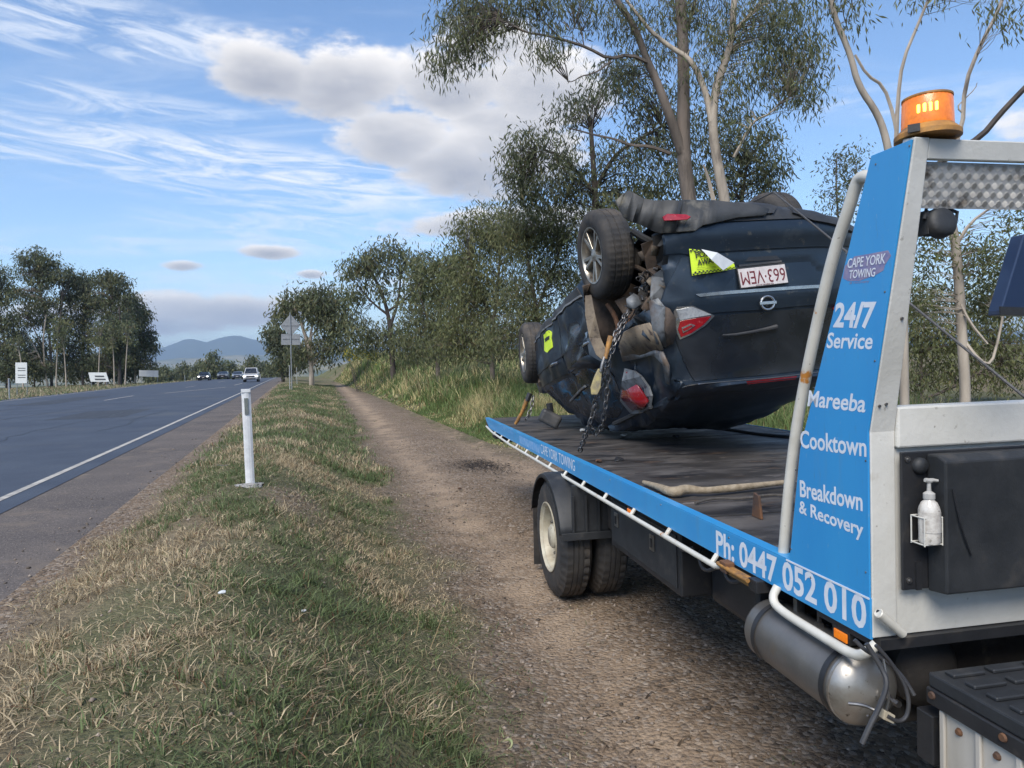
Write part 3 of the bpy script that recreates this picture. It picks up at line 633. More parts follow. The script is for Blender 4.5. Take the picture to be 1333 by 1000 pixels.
# side boxes
TB(MB().box((1.47, 3.30, .585), (2.05, 4.40, .93)), 'tool_box', M_black, bevel=.01)
TB(MB().box((1.462, 3.34, .62), (1.469, 4.36, .90)), 'tool_box_door', M_plastic, bevel=.004)
for b in (3.62, 4.22):
    TB(MB().box((1.452, b, .74), (1.4615, b+.06, .83)), 'latch_plate', M_steel, bevel=.002); TB(MB().box((1.446, b+.02, .76), (1.4515, b+.04, .81)), 'latch_handle', M_black)
TB(MB().box((1.62, 2.55, .565), (2.15, 3.28, .90)), 'fuel_tank', M_black, bevel=.03, seg=3)
TB(MB().box((1.55, 4.45, .62), (1.9, 4.72, .95)), 'valve_box', M_dark, bevel=.01)
# air tank with hoses
tk = [(0, 0), (.012, .045), (.03, .078), (.05, .094), (.065, .1), (.066, .1025), (.075, .1025), (.076, .0995), (.56, .0995), (.575, .094), (.595, .07), (.605, .03), (.607, 0)]
TC = (1.415, 1.80, .782)
TB(MB().lathe([(p, r*1.15) for p, r in tk[6:]], TC, (0, 1, 0), 48), 'air_tank', M_tank, smooth=True)
TB(MB().lathe([(p, r*1.15) for p, r in tk[:7]], TC, (0, 1, 0), 48), 'air_tank_cap', M_tankcap, smooth=True)
TB(MB().lathe([(0, .012), (.02, .012), (.02, .007), (.045, .006)], (1.435, 1.798, .79), (0, -1, 0), 6), 'drain_fitting', M_steel)
TB(MB().lathe([(0, .010), (.02, .010)], (1.435, 1.755, .79), (0, -1, 0), 6), 'drain_valve', M_steel)
for b in (2.0, 2.22):
    TB(MB().box((1.42, b-.012, .89), (1.45, b+.012, .94)), 'tank_strap', M_steel)
TB(MB().lathe([(0, .016), (.02, .016), (.022, .009), (.05, .008)], (1.42, 2.08, .888), (0, 0, 1), 6), 'hose_fitting', M_steel)
TB(MB().box((1.333, 2.27, .835), (1.337, 2.30, .86)), 'tank_label', M_letter)
M_hose = pm('hose', (.03, .03, .034), (.05, .05, .052), 10, .45)
def hose(pl, bs, r, mat=M_hose, name='hose'):
    P = [onb(x, y, b) for (x, y), b in zip(pl, bs)]; TB(MB().tube(P, r, 8, smoothpath=2), name, mat, smooth=True)
for b in (1.90, 2.30): TB(MB().lathe([(-.012, .1192), (.012, .1192)], (1.415, b, .782), (0, 1, 0), 48, None, False), 'tank_band', M_black, smooth=True)
for k in range(6):
    an = k*math.pi/3; TB(MB().lathe([(0, .006), (.006, .005)], (1.415+.06*math.cos(an), 1.803, .782+.06*math.sin(an)), (0, -1, 0), 6), 'cap_bolt', M_steel) if k in (1, 4) else None
for b, z in ((2.70, .86), (2.95, .84), (3.2, .87)): TB(MB().tube([(1.50, b, z), (1.47, b+.1, z-.05), (1.50, b+.22, z+.02), (1.6, b+.3, z)], .009, 6, smoothpath=2), 'air_line', M_hose if 'M_hose' in globals() else M_black, smooth=True)
TB(MB().box((1.40, 2.42, .80), (1.62, 2.46, 1.0)), 'tank_bracket', M_dark, bevel=.004)
TB(MB().prism([(1.25, 5.86, .06), (1.72, 5.86, .06), (1.72, 5.84, .62), (1.25, 5.84, .62)], (0, .012, 0)), 'mud_flap', M_rub)
hose([(1128, 838), (1148, 870), (1156, 890), (1145, 920), (1132, 945), (1122, 968)], [1.70, 1.68, 1.66, 1.66, 1.66, 1.66], .0075)
hose([(1140, 840), (1160, 862), (1178, 890), (1184, 915), (1180, 935), (1168, 940), (1155, 932)], [1.70, 1.69, 1.67, 1.66, 1.66, 1.66, 1.66], .0055)
hose([(1150, 858), (1154, 880), (1158, 910), (1153, 930)], [1.68, 1.67, 1.67, 1.67], .0035, M_steel)
hose([(1112, 833), (1130, 850), (1150, 856), (1175, 880), (1190, 905)], [1.74, 1.72, 1.70, 1.68, 1.66], .006)
hose([(1105, 916), (1125, 918), (1140, 925), (1163, 934)], [1.75, 1.72, 1.69, 1.67], .0055, M_steel, 'fitting_pipe')
TB(MB().prism([onb(x, y, 1.66) for x, y in [(1152, 925), (1166, 932), (1164, 943), (1150, 937)]], (0, .02, 0)), 'hose_joint', M_cream, bevel=.002)
# dark machinery below the headboard
TB(MB().box((1.62, 1.95, .60), (2.15, 2.45, .90)), 'valve_block', M_dark, bevel=.01)
TB(MB().lathe([(0, .0), (.02, .08), (.05, .115), (.5, .115)], (1.66, 1.84, .80), (0, 1, 0), 32), 'brake_reservoir', M_dark, smooth=True)
TB(MB().box((2.1, .2, .62), (3.5, 2.5, .955)), 'gearbox_cover', M_dark, bevel=.02)
TB(MB().box((1.46, 1.64, .66), (2.1, 1.70, .80)), 'step_bracket', M_black, bevel=.004)
TB(MB().box((1.44, .55, .30), (1.60, 1.72, .52)), 'lower_guard', M_dark, bevel=.01)
# battery box with black tread cover
BBX = (1.452, 1.645)
TB(MB().box((BBX[0], .85, .885), (2.12, BBX[1], .925)), 'box_lid', M_plastic, bevel=.006)
for i in range(12):
    b = BBX[1]-.035-i*.066
    for j in range(5): TB(MB().box((BBX[0]+.03+j*.125, b-.022, .925), (BBX[0]+.13+j*.125, b+.012, .936)), 'tread_pad', M_plastic, bevel=.003, seg=1)
TB(MB().box((BBX[0]-.004, .85, .838), (BBX[0]+.02, BBX[1]+.004, .884)), 'lid_skirt', M_black, bevel=.004)
for b in (1.625, 1.405): TB(MB().lathe([(0, .011), (.006, .009)], (BBX[0]-.005, b, .868), (-1, 0, 0), 12), 'bolt', M_rust)
M_bb = pm('worn white box', (.48, .45, .40), (.36, .33, .28), 4, .6, 0, .001, 30, stretch=(1, 1, .25), extra=[((.30, .14, .05), 10, .56, .68)])
TB(MB().box((BBX[0]+.012, .85, .50), (2.1, BBX[1]-.03, .837)), 'battery_box', M_bb, bevel=.006)
for i in range(6):
    b = BBX[1]-.034-i*.115; TB(MB().box((BBX[0]+.002, b-.016, .50), (BBX[0]+.0115, b, .835)), 'box_rib', M_bb, bevel=.003)
    TB(MB().lathe([(0, .011), (.008, .007)], (BBX[0]+.0115, b-.058, .802), (-1, 0, 0), 10), 'rusty_bolt', M_rust)
# winch in the middle of the headboard foot
TB(MB().lathe([(-.25, .10), (-.24, .10), (-.235, .05), (.235, .05), (.24, .10), (.25, .10)], (2.75, 2.05, 1.22), (1, 0, 0), 24), 'winch_drum', M_dark, smooth=True)
TB(MB().box((2.45, 1.92, 1.09), (3.05, 2.2, 1.14)), 'winch_foot', M_dark)
# cab behind the camera's right shoulder (seen only from other places)
TB(MB().box((1.8, -2.0, .75), (3.75, .35, 2.5)), 'cab', M_navy, bevel=.12, seg=4)
for a_ in (1.55, 3.5): TB(MB().lathe([(0, .2), (0, .40), (.02, .452), (.2, .452), (.22, .40), (.22, .2)], (a_, -.6, .455), (1, 0, 0), 48), 'tyre', M_rub, smooth=True)
# lashing brackets standing on the deck
TB(MB().prism([(1.62, 2.86, 1.09), (1.62, 2.78, 1.09), (1.62, 2.80, 1.19), (1.62, 2.84, 1.20)], (.012, 0, 0)), 'deck_bracket', M_rust, bevel=.002)
TB(MB().lathe([(0, .045), (.03, .045), (.035, .02), (.06, .02)], (1.62, 2.29, 1.12), (.4, 1, .2), 20), 'deck_roller', M_rust, smooth=True)

# things lying on the deck
def deck_thing(name, label, cat, group=None): 
    return label, cat, group
def single(o, label, cat, group=None): return tag(o, label, cat, group)
def Tobj(mb, name, mat, c, **k):         # a top-level mesh with its origin at c (truck frame), turned with the truck
    o = mb.build(name, mat, org=c, **k); o.matrix_world = Matrix.Translation(fromT(*c)) @ Matrix.Rotation(TA, 4, 'Z'); return o
rp = [ona(x, y, a) for (x, y, a) in []]
def deckp(px, py, z=1.11):
    return toT(onz(px, py, z))
rope_pts = [deckp(838, 628), deckp(858, 634, 1.12), deckp(876, 642, 1.12), deckp(893, 636, 1.13), deckp(915, 639, 1.12), deckp(950, 636, 1.12), deckp(985, 632, 1.12), deckp(1030, 627, 1.12)]
Tobj(MB().tube(rope_pts, [.012, .018, .028, .026, .016, .022, .016, .014], 10, smoothpath=2), 'rolled_sling', M_rope, tuple(rope_pts[3]), smooth=True)
tag(bpy.data.objects['rolled_sling'], 'dirty beige rolled lifting sling lying across the truck deck behind a rusty bracket', 'sling')
r2_ = [deckp(905, 655, 1.1), deckp(930, 648, 1.105), deckp(965, 650, 1.1), deckp(1000, 644, 1.1), deckp(1020, 645, 1.1)]
o = Tobj(MB().tube(r2_, .007, 8, smoothpath=2), 'rope', pm('dark rope', (.05, .045, .04), (.09, .08, .07), 40, .9), tuple(r2_[0]), smooth=True); tag(o, 'thin dark rope lying on the deck in front of the beige sling', 'rope')
# bits of debris
def shard(c, r, mat, name, label, seed):
    rnd = random.Random(seed); bm = bmesh.new(); bmesh.ops.create_icosphere(bm, subdivisions=2, radius=r)
    for v in bm.verts: v.co = v.co*rnd.uniform(.6, 1.2); v.co.z *= .45
    o = bm_obj(name, bm, mat, None, True, None); o.location = fromT(*c); tag(o, label, 'debris'); return o
shard(deckp(805, 598, 1.10), .035, M_black, 'broken_plastic', 'black broken plastic lump beside the chain foot on the deck', 1)
shard(deckp(779, 600, 1.10), .025, M_rust, 'broken_bracket', 'small rusty lump on the deck edge left of the chain foot', 2)
shard(deckp(812, 566, 1.10), .03, pm('pale plastic', (.5, .5, .48)), 'pale_shard', 'small pale shard on the deck below the red lens', 3)
shard(deckp(760, 560, 1.10), .05, pm('pale plastic', (.5, .5, .48)), 'crumpled_trim', 'white crumpled trim piece under the upturned roof by the chains', 4)
shard(deckp(880, 568, 1.10), .03, M_plastic, 'plastic_clip', 'dark plastic clip on the deck right of the red lens', 5)

# hand soap bottle
bo = (S+.141, 1.700, 1.262)
M_bot = pm('bottle plastic', (.62, .60, .56), (.44, .41, .37), 45, .35, 0, .0008, 90, coat=.3, extra=[((.2, .18, .16), 70, .6, .72)])
bot = empty('soap_bottle', mat=Matrix.Translation(fromT(*bo)) @ Matrix.Rotation(TA, 4, 'Z'))
tag(bot, 'grubby white pump bottle in a wire holder on the black plate of the headboard', 'bottle')
MB().lathe([(0, .020), (.002, .026), (.01, .0285), (.03, .0275), (.06, .0285), (.095, .0285), (.105, .026), (.118, .0205), (.124, .014), (.13, .013)], bo, (0, 0, 1), 28).build('body', M_bot, bot, bo, True)
MB().lathe([(.128, .0155), (.143, .0155), (.146, .012), (.15, .006), (.172, .005)], bo, (0, 0, 1), 20).build('pump_collar', pm('pump grey', (.45, .44, .42), (.3, .3, .29), 30, .5), bot, bo, True)
MB().tube([(bo[0]-.012, bo[1], bo[2]+.182), (bo[0], bo[1], bo[2]+.178), (bo[0]+.012, bo[1], bo[2]+.180), (bo[0]+.026, bo[1]-.004, bo[2]+.178)], [.006, .008, .0055, .004], 8).build('pump_spout', pm('pump grey', (0, 0, 0)), bot, bo, True)
lb = MB(); n = 16
for i in range(n+1):
    a = R(-80+160*i/n)-math.pi/2
    for z in (.035, .092): lb.v.append((bo[0]+.0291*math.cos(a), bo[1]+.0291*math.sin(a), bo[2]+z))
lb.f = [(2*i, 2*i+2, 2*i+3, 2*i+1) for i in range(n)]
lb.build('label_sticker', pm('worn label', (.56, .54, .50), (.36, .33, .30), 60, .6), bot, bo, True)

# ------------------------------------------------------------------ the overturned car (local frame: x across, y from tail to nose, z up from the roof plane)
CAR_R = Matrix.Rotation(R(12), 4, 'Z') @ Matrix.Rotation(R(-13), 4, 'X') @ Matrix.Rotation(R(-3.5), 4, 'Y')
CAR_L = at(790, 331, 5.65) - CAR_R @ Vector((-.78, 0, 1.36))
CAR_M = Matrix.Translation(CAR_L) @ CAR_R; CAR_I = CAR_M.inverted()
car = empty('overturned_car', mat=CAR_M)
tag(car, 'wrecked dark blue car lying on its roof on the tow truck deck', 'car')
M_car = pm('car paint', (.012, .021, .035), (.020, .032, .048), 2.2, .38, .3, 0, coat=.22, extra=[((.09, .098, .105), 3.2, .58, .85), ((.09, .083, .072), 17, .62, .78), ((.16, .16, .155), 45, .70, .76)])
M_glass = pm('dark glass', (.006, .009, .014), (.016, .019, .024), 3, .14, coat=.25, spec=.6, r2=.4)
M_clad = pm('black cladding', (.022, .023, .025), (.040, .041, .043), 6, .55, 0, .001, 60, extra=[((.10, .09, .08), 3.5, .52, .8)])
M_under = pm('underbody', (.03, .026, .022), (.09, .07, .055), 5, .85, 0, .004, 20)
M_mud = pm('muddy steel', (.11, .078, .058), (.045, .034, .028), 7, .85, 0, .004, 30, extra=[((.24, .20, .16), 9, .60, .78)])
M_tan = pm('bare primer', (.26, .21, .15), (.14, .11, .085), 9, .7, 0, .003, 30, extra=[((.04, .03, .03), 12, .56, .7)])
M_bare = pm('bent grey plastic', (.22, .235, .25), (.10, .105, .11), 7, .5, 0, .003, 30, extra=[((.12, .085, .06), 5, .50, .66), ((.03, .03, .032), 14, .55, .7)])
M_chrome = pm('chrome', (.55, .55, .54), (.42, .42, .42), 20, .22, .9)
M_red = pm('red lens', (.30, .008, .012), (.22, .006, .012), 30, .2, 0, coat=.8, extra=[((.45, .12, .12), 40, .62, .75)])
M_clear = pm('clear lens', (.55, .56, .57), (.36, .38, .40), 60, .2, .2, .001, 120, coat=.8)
P0 = [(-.70, 1.38), (-.86, 1.355), (-.93, 1.28), (-.96, 1.18), (-.955, 1.08), (-.91, 1.02), (-.885, .96), (-.86, .80), (-.83, .66), (-.79, .58), (-.68, .33), (-.60, .14), (-.66, .085), (-.60, .045), (-.4, -.01), (0, -.075), (.5, -.095), (.9, -.02), (1.3, .06), (1.62, .13), (1.95, .42), (2.30, .66), (2.6, .70), (3.1, .78), (3.42, .90), (3.56, 1.10), (3.52, 1.33), (3.35, 1.40), (3.0, 1.38), (2.0, 1.31), (1.0, 1.31), (.45, 1.38), (0, 1.39)]
def catmull(P, n):
    out = []; m = len(P)
    for i in range(m):
        a, b, c, d = (Vector(P[(i+k-1) % m]) for k in range(4)); k_ = max(1, int((c-b).length/n))
        for j in range(k_):
            t = j/k_; p = .5*((2*b)+(c-a)*t+(2*a-5*b+4*c-d)*t*t+(3*b-a-3*c+d)*t**3); out.append((p.x, p.y))
    return out
PR = catmull(P0, .05)
def Wz(z, y=0):
    w = np.interp(z, [-.1, .05, .2, .45, .60, .68, .8, 1.2, 1.35, 1.46], [.56, .655, .70, .775, .835, .885, .905, .91, .89, .84])
    return float(w*np.interp(y, [2.2, 2.7, 3.5], [1, .86, .68]))
def dent(p):
    v = Vector(p); n = noise.noise_vector(v*2.3+Vector((3, 1, 7)))*.9 + noise.noise_vector(v*6.1)*.45 + noise.noise_vector(v*14)*.12
    a = .004
    a += .085*max(0, 1-((v.y+.1)/1.1)**2)*max(0, min(1, (-v.x-.55)/.3))            # torn rear quarter
    a += .05*max(0, min(1, (.45-v.z)/.35))*max(0, min(1, (v.y+.3)/.6))             # crushed roof
    a += .03*max(0, min(1, (v.y-.3)/.8))*max(0, min(1, (-v.x-.5)/.3))
    rg = (abs(noise.noise(v*4.3+Vector((9, 2, 5))))+.6*abs(noise.noise(v*9.1+Vector((1, 7, 3)))))*a*1.5
    if v.x < 0: v = v+Vector((rg, 0, rg*.3))
    v.z -= .20*max(0, v.x)*max(0, min(1, (v.z-1.1)/.3))*max(0, min(1, (.2-v.y)/.5))
    n2 = abs(noise.noise(v*3.3))*1.2
    return v + n*a + Vector((a*n2, 0, 0))*(1 if v.x < 0 else 0)
NS = 36; vs = []; fs = []
SV = [math.sin(math.pi/2*(2*j/NS-1)) for j in range(NS+1)]
for (y, z) in PR:
    wr = max(0, min(1, (.2-y)/.8)); wf = max(0, min(1, (y-2.6)/.7)); roofw = max(0, min(1, (.3-z)/.25)); und = max(0, min(1, (z-1.3)/.12))
    for s in SV:
        q = abs(s)**4; yy = y+.20*q*wr*(.35+.65*min(1, max(0, z/.6)))-.32*abs(s)**2.6*wf; zz = z+.07*q*roofw-.05*q*und; zz = max(zz, -.12)
        vs.append(Vector((s*Wz(zz, y), yy, zz)))
n_ = len(PR); m_ = NS+1
for i in range(n_):
    for j in range(NS):
        fs.append((i*m_+j, i*m_+j+1, ((i+1) % n_)*m_+j+1, ((i+1) % n_)*m_+j))
bm = bmesh.new(); V = [bm.verts.new(v) for v in vs]
for f in fs: bm.faces.new([V[k] for k in f])
for side_j, sg in ((0, -1), (NS, 1)):
    f = bm.faces.new([bm.verts.new(V[i*m_+side_j].co) for i in range(n_)])
    geo = [f] + list(f.verts) + list(f.edges)
    for k in range(-12, 44):
        g_ = [x for x in geo if x.is_valid]; r_ = bmesh.ops.bisect_plane(bm, geom=g_, plane_co=(0, k*.09, 0), plane_no=(0, 1, 0)); geo = r_['geom']
    for k in range(1, 18):
        g_ = [x for x in geo if x.is_valid]; r_ = bmesh.ops.bisect_plane(bm, geom=g_, plane_co=(0, 0, k*.085), plane_no=(0, 0, 1)); geo = r_['geom']
    for v in {v for x in geo if isinstance(x, bmesh.types.BMFace) and x.is_valid for v in x.verts}:
        if abs(abs(v.co.x)-abs(sg*Wz(v.co.z, v.co.y))) > 1e-4: v.co.x = sg*Wz(v.co.z, v.co.y)
bmesh.ops.remove_doubles(bm, verts=bm.verts, dist=.004)
for v in bm.verts: v.co = dent(v.co)
bmesh.ops.recalc_face_normals(bm, faces=bm.faces)
BV_FULL = BVHTree.FromBMesh(bm)
kill = []
for f in bm.faces:
    c = f.calc_center_median()
    if c.x < -.60 and -.62 < c.y < .50 and .74 < c.z < 1.5: kill.append(f)
    elif c.x < -.70+.05*noise.noise(c*9) and c.y < .3 and .66+.05*noise.noise(c*7) < c.z < 1.5: kill.append(f)
    elif math.hypot(c.y-2.7, c.z-1.36) < .40 and abs(c.x) > .62: kill.append(f)
    elif c.x > .62 and math.hypot(c.y, c.z-1.36) < .40: kill.append(f)
bmesh.ops.delete(bm, geom=kill, context='FACES')
body = bm_obj('body', bm, M_car, car, True); bevel_ = body.modifiers.new('s', 'SOLIDIFY'); bevel_.thickness = .006; bevel_.offset = -1
def hit(px, py):
    o = CAR_I @ C0; d = (CAR_I.to_3x3() @ ray(px, py)).normalized(); r_ = BV_FULL.ray_cast(o, d); return r_[0]
ORI = {'y': (Vector((0, 1, 0)), lambda a, b: Vector((a, -3, b)), lambda v: (v.x, v.z)),
       'x': (Vector((1, 0, 0)), lambda a, b: Vector((-3, a, b)), lambda v: (v.y, v.z)),
       'X': (Vector((-1, 0, 0)), lambda a, b: Vector((3, a, b)), lambda v: (v.y, v.z)),
       'z': (Vector((0, 0, 1)), lambda a, b: Vector((a, b, -3)), lambda v: (v.x, v.y))}
def patch(name, poly, axis, mat, off=.006, th=.012, cut=.04, parent=car, bvh=None, smooth=True, relief=None):
    d, mk, _ = ORI[axis]; bvh = bvh or BV_FULL; bm = bmesh.new()
    vs = [bm.verts.new((a, b, 0)) for a, b in poly]; bm.faces.new(vs)
    a0, a1 = min(p[0] for p in poly), max(p[0] for p in poly); b0, b1 = min(p[1] for p in poly), max(p[1] for p in poly)
    k = math.ceil(a0/cut)
    while k*cut < a1: bmesh.ops.bisect_plane(bm, geom=bm.verts[:]+bm.edges[:]+bm.faces[:], plane_co=(k*cut, 0, 0), plane_no=(1, 0, 0)); k += 1
    k = math.ceil(b0/cut)
    while k*cut < b1: bmesh.ops.bisect_plane(bm, geom=bm.verts[:]+bm.edges[:]+bm.faces[:], plane_co=(0, k*cut, 0), plane_no=(0, 1, 0)); k += 1
    for v in bm.verts:
        o = mk(v.co.x, v.co.y); r_ = bvh.ray_cast(o, d)
        if r_[0] is None or (r_[0]-o).length > 3.6 and axis != 'z':
            rr = bvh.find_nearest(o+d*2.4 if axis != 'z' else o+d*3); h = rr[0].copy()
        else: h = r_[0].copy()
        ex = relief(v.co.x, v.co.y) if relief else 0
        v.co = h - d*(off+ex)
    bmesh.ops.recalc_face_normals(bm, faces=bm.faces)
    f0 = bm.faces[:]; 
    if f0 and sum((f.normal.dot(d)*f.calc_area() for f in f0)) > 0: bmesh.ops.reverse_faces(bm, faces=f0)
    be = [e for e in bm.edges if e.is_boundary]; ex_ = bmesh.ops.extrude_edge_only(bm, edges=be)['geom']
    for v in ex_:
        if isinstance(v, bmesh.types.BMVert): v.co += d*(th+off)
    return bm_obj(name, bm, mat, parent, smooth)
def pp(pl, axis):
    out = []
    for p in pl:
        h = hit(*p)
        if h is None: continue
        out.append(ORI[axis][2](h))
    return out
# rear face
patch('bumper_cover', [(-.71, 1.34), (-.62, 1.355), (.62, 1.355), (.86, 1.31), (.88, 1.15), (.5, 1.175), (-.5, 1.175), (-.71, 1.155)], 'y', M_clad, .012, .02, .05)
patch('bumper', [(-.71, 1.14), (-.5, 1.165), (.5, 1.165), (.88, 1.14), (.88, 1.01), (.60, 1.0), (.55, .985), (-.55, .985), (-.60, 1.0), (-.70, 1.01)], 'y', M_car, .010, .02, .05)
patch('bumper_groove', [(-.76, 1.155), (.85, 1.155), (.85, 1.170), (-.76, 1.170)], 'y', M_black, .0, .005, .05)
tg = patch('tailgate', [(-.60, .970), (-.52, .972), (.52, .972), (.60, .970), (.70, .80), (.76, .66), (.73, .60), (.60, .585), (0, .575), (-.60, .585), (-.73, .60), (-.76, .66), (-.70, .80)], 'y', M_car, .012, .03, .035,
      relief=lambda a, b: -.016*(1 if (.70 < b < .90 and abs(a) < .50-(.12*abs(b-.80)/.1)) else 0))
patch('chrome_strip', [(-.50, .690), (.50, .690), (.53, .712), (-.53, .712)], 'y', M_chrome, .018, .01, .05)
patch('recess_shade', [(-.47, .72), (.47, .72), (.50, .80), (.43, .885), (-.43, .885), (-.50, .80)], 'y', M_plastic, -.0035, .004, .05)  # dark sheet laid over the recess floor as painted shade
patch('handle_slot', [(-.14, .905), (.14, .905), (.11, .935), (-.11, .935)], 'y', M_black, .0135, .01, .05)
patch('rear_window', [(-.68, .565), (0, .56), (.68, .565), (.60, .30), (.52, .15), (0, .14), (-.52, .15), (-.60, .30)], 'y', M_glass, .008, .02, .045)
sp = patch('spoiler', [(-.62, .115), (0, .10), (.62, .115), (.64, .055), (0, .035), (-.64, .055)], 'y', M_car, .055, .07, .04)
patch('spoiler_lip', [(-.62, .118), (0, .103), (.62, .118), (.62, .112), (0, .096), (-.62, .112)], 'y', M_chrome, .0565, .005, .05)
patch('brake_light', [(-.20, .092), (.20, .092), (.19, .072), (-.19, .072)], 'y', M_red, .0585, .01, .05)
# number plate: its own flat part, raised text reads upside down because the car does
ph = BV_FULL.ray_cast(Vector((0, -3, .775)), Vector((0, 1, 0)))[0]
pc = Vector((-.02, ph.y-.024, .795)); tl = R(5)
PM = Matrix.Translation(pc) @ Matrix.Rotation(R(-2.5), 4, 'Y') @ Matrix.Rotation(tl, 4, 'X')
def car_local(mb, name, mat, M, par=car, **k):
    mb.v = [tuple(M @ Vector(v)) for v in mb.v]; return mb.build(name, mat, par, **k)
car_local(MB().box((-.192, 0, -.074), (.192, .014, .080)), 'plate_surround', M_plastic, PM, bevel=.004)
M_plate = pm('plate white', (.60, .55, .53), (.50, .45, .43), 30, .4)
plate = car_local(MB().box((-.186, -.004, -.067), (.186, 0, .067)), 'number_plate', M_plate, PM, bevel=.002)
M_maroon = pm('plate maroon', (.13, .015, .02))
def plate_text(body, x0, x1, z0, z1, nm):     # upside-down writing: u runs to -x, v runs to -z
    M3 = PM.to_3x3(); o = PM @ Vector((x1, -.0045, z1)); 
    return text_mesh(body, nm, M_maroon, plate, o, M3 @ Vector((-1, 0, 0)), M3 @ Vector((0, 0, -1)), x1-x0, z1-z0, (0, 0, 0), .0, 0, .0012)
plate_text('663·VEM', -.174, .174, -.050, .044, 'plate_lettering')
plate_text('QUEENSLAND', -.07, .07, -.064, -.055, 'plate_lettering')
car_local(MB().box((-.17, -.002, .083), (.17, .01, .098)), 'plate_lamp_strip', M_clad, PM)
# badge: ring with a bar
bh = BV_FULL.ray_cast(Vector((0, -3, .60)), Vector((0, 1, 0)))[0]; BM_ = Matrix.Translation((.0, bh.y-.040, .610)) @ Matrix.Rotation(R(13), 4, 'X')
rg = MB(); n = 40; pts = [(.052*math.cos(2*math.pi*i/n), 0, .046*math.sin(2*math.pi*i/n)) for i in range(n+1)]
rg.tube(pts, .0085, 8, caps=False); badge = car_local(rg, 'badge', M_chrome, BM_, smooth=True)
car_local(MB().box((-.066, -.010, -.011), (.066, .002, .011)), 'badge_bar', M_chrome, BM_, badge, bevel=.002)
# wiper
wpts = []
for (x, y) in [(938, 438), (955, 437), (975, 434), (995, 430), (1008, 427)]: 
    h = hit(x, y); wpts.append(h+Vector((0, -.03, 0)))
MB().tube(wpts, [.006, .009, .012, .014, .018], 8).build('wiper', M_clad, car, smooth=True)
# left tail lamp on the gate side, drawn as three lenses in a housing
hs = [(876, 406), (880, 401), (900, 399), (914, 405), (929, 412), (918, 424), (900, 436), (884, 443), (878, 430)]
patch('tail_lamp_housing', pp(hs, 'y'), 'y', M_chrome, .016, .02, .03)
patch('tail_lamp_clear', pp([(879, 405), (898, 401), (913, 406), (924, 411), (905, 414), (884, 418)], 'y'), 'y', M_clear, .022, .008, .02)
patch('tail_lamp_red', pp([(884, 419.5), (905, 415.5), (924, 413), (914, 424), (898, 435), (885, 440), (881, 430)], 'y'), 'y', M_red, .022, .008, .02)
patch('tail_lamp_inner', pp([(885, 428), (897, 423), (903, 425), (896, 430), (887, 435)], 'y'), 'y', M_chrome, .028, .003, .02)
patch('tail_lamp_core', pp([(886, 430), (897, 425), (900, 426), (894, 430), (888, 433)], 'y'), 'y', M_red, .030, .003, .02)
patch('tail_lamp_housing', [(-a+.19, b) for a, b in pp(hs, 'y')][::-1], 'y', M_red, .014, .02, .03)
# reflectors in the bumper
patch('reflector', pp([(862, 283), (868, 279.5), (893, 280.5), (899, 283.5), (894, 287), (864, 288)], 'y'), 'y', M_red, .020, .01, .03)
# lower edge mouldings, tail cap of the bumper seen as long bulges
patch('bumper_bulge', [(.30, 1.31), (.5, 1.28), (.80, 1.20), (.86, 1.14), (.80, 1.09), (.4, 1.15), (.26, 1.22)], 'y', M_clad, .03, .06, .05)
patch('bumper_valance', [(-.66, 1.345), (-.2, 1.36), (.12, 1.33), (.16, 1.28), (.10, 1.22), (-.60, 1.20)], 'y', M_clad, .028, .03, .05)
# left side: doors, glass, handle
patch('front_door', [(1.29, .66), (1.27, 1.20), (1.6, 1.225), (2.25, 1.22), (2.36, 1.0), (2.32, .72), (1.8, .69)], 'x', M_car, .008, .015, .06)
patch('rear_door', [(1.235, .65), (1.215, 1.19), (.70, 1.19), (.56, 1.05), (.42, .90), (.36, .64)], 'x', M_car, .010, .015, .05)
patch('front_window', [(1.31, .63), (1.9, .66), (2.2, .66), (1.75, .34), (1.31, .20)], 'x', M_glass, .004, .01, .06)
patch('rear_side_window', [(1.21, .62), (.42, .61), (.50, .22), (.8, .12), (1.21, .19)], 'x', M_glass, .004, .01, .06)
patch('door_pillar', [(1.215, .64), (1.215, .15), (1.30, .17), (1.30, .64)], 'x', M_clad, .009, .01, .06)
patch('sill_moulding', [(.60, 1.215), (1.0, 1.235), (2.3, 1.25), (2.4, 1.30), (1.0, 1.30), (.62, 1.30)], 'x', M_clad, .012, .02, .08)
patch('sill_highlight', [(.60, 1.205), (2.3, 1.238), (2.3, 1.252), (.60, 1.222)], 'x', M_bare, .018, .01, .08)  # pale strip, the glint along the sill put in as colour
patch('side_crease', [(.45, .80), (2.3, .86), (2.3, .872), (.45, .815)], 'x', M_car, .016, .012, .08)
patch('door_recess', pp([(742, 421), (752, 418), (760, 436), (768, 462), (760, 474), (742, 480), (739, 450)], 'x'), 'x', M_glass, .014, .01, .03)
for nm, (a, b) in (('door_handle', (1.42, .80)), ('door_handle', (.50, .76))):
    h = BV_FULL.ray_cast(Vector((-3, a, b)), Vector((1, 0, 0)))[0]
    MB().tube([h+Vector((-.012, -.02, 0)), h+Vector((-.045, .01, 0)), h+Vector((-.045, .15, .005)), h+Vector((-.012, .18, .005))], .012, 8, smoothpath=1).build(nm, M_chrome, car, smooth=True)
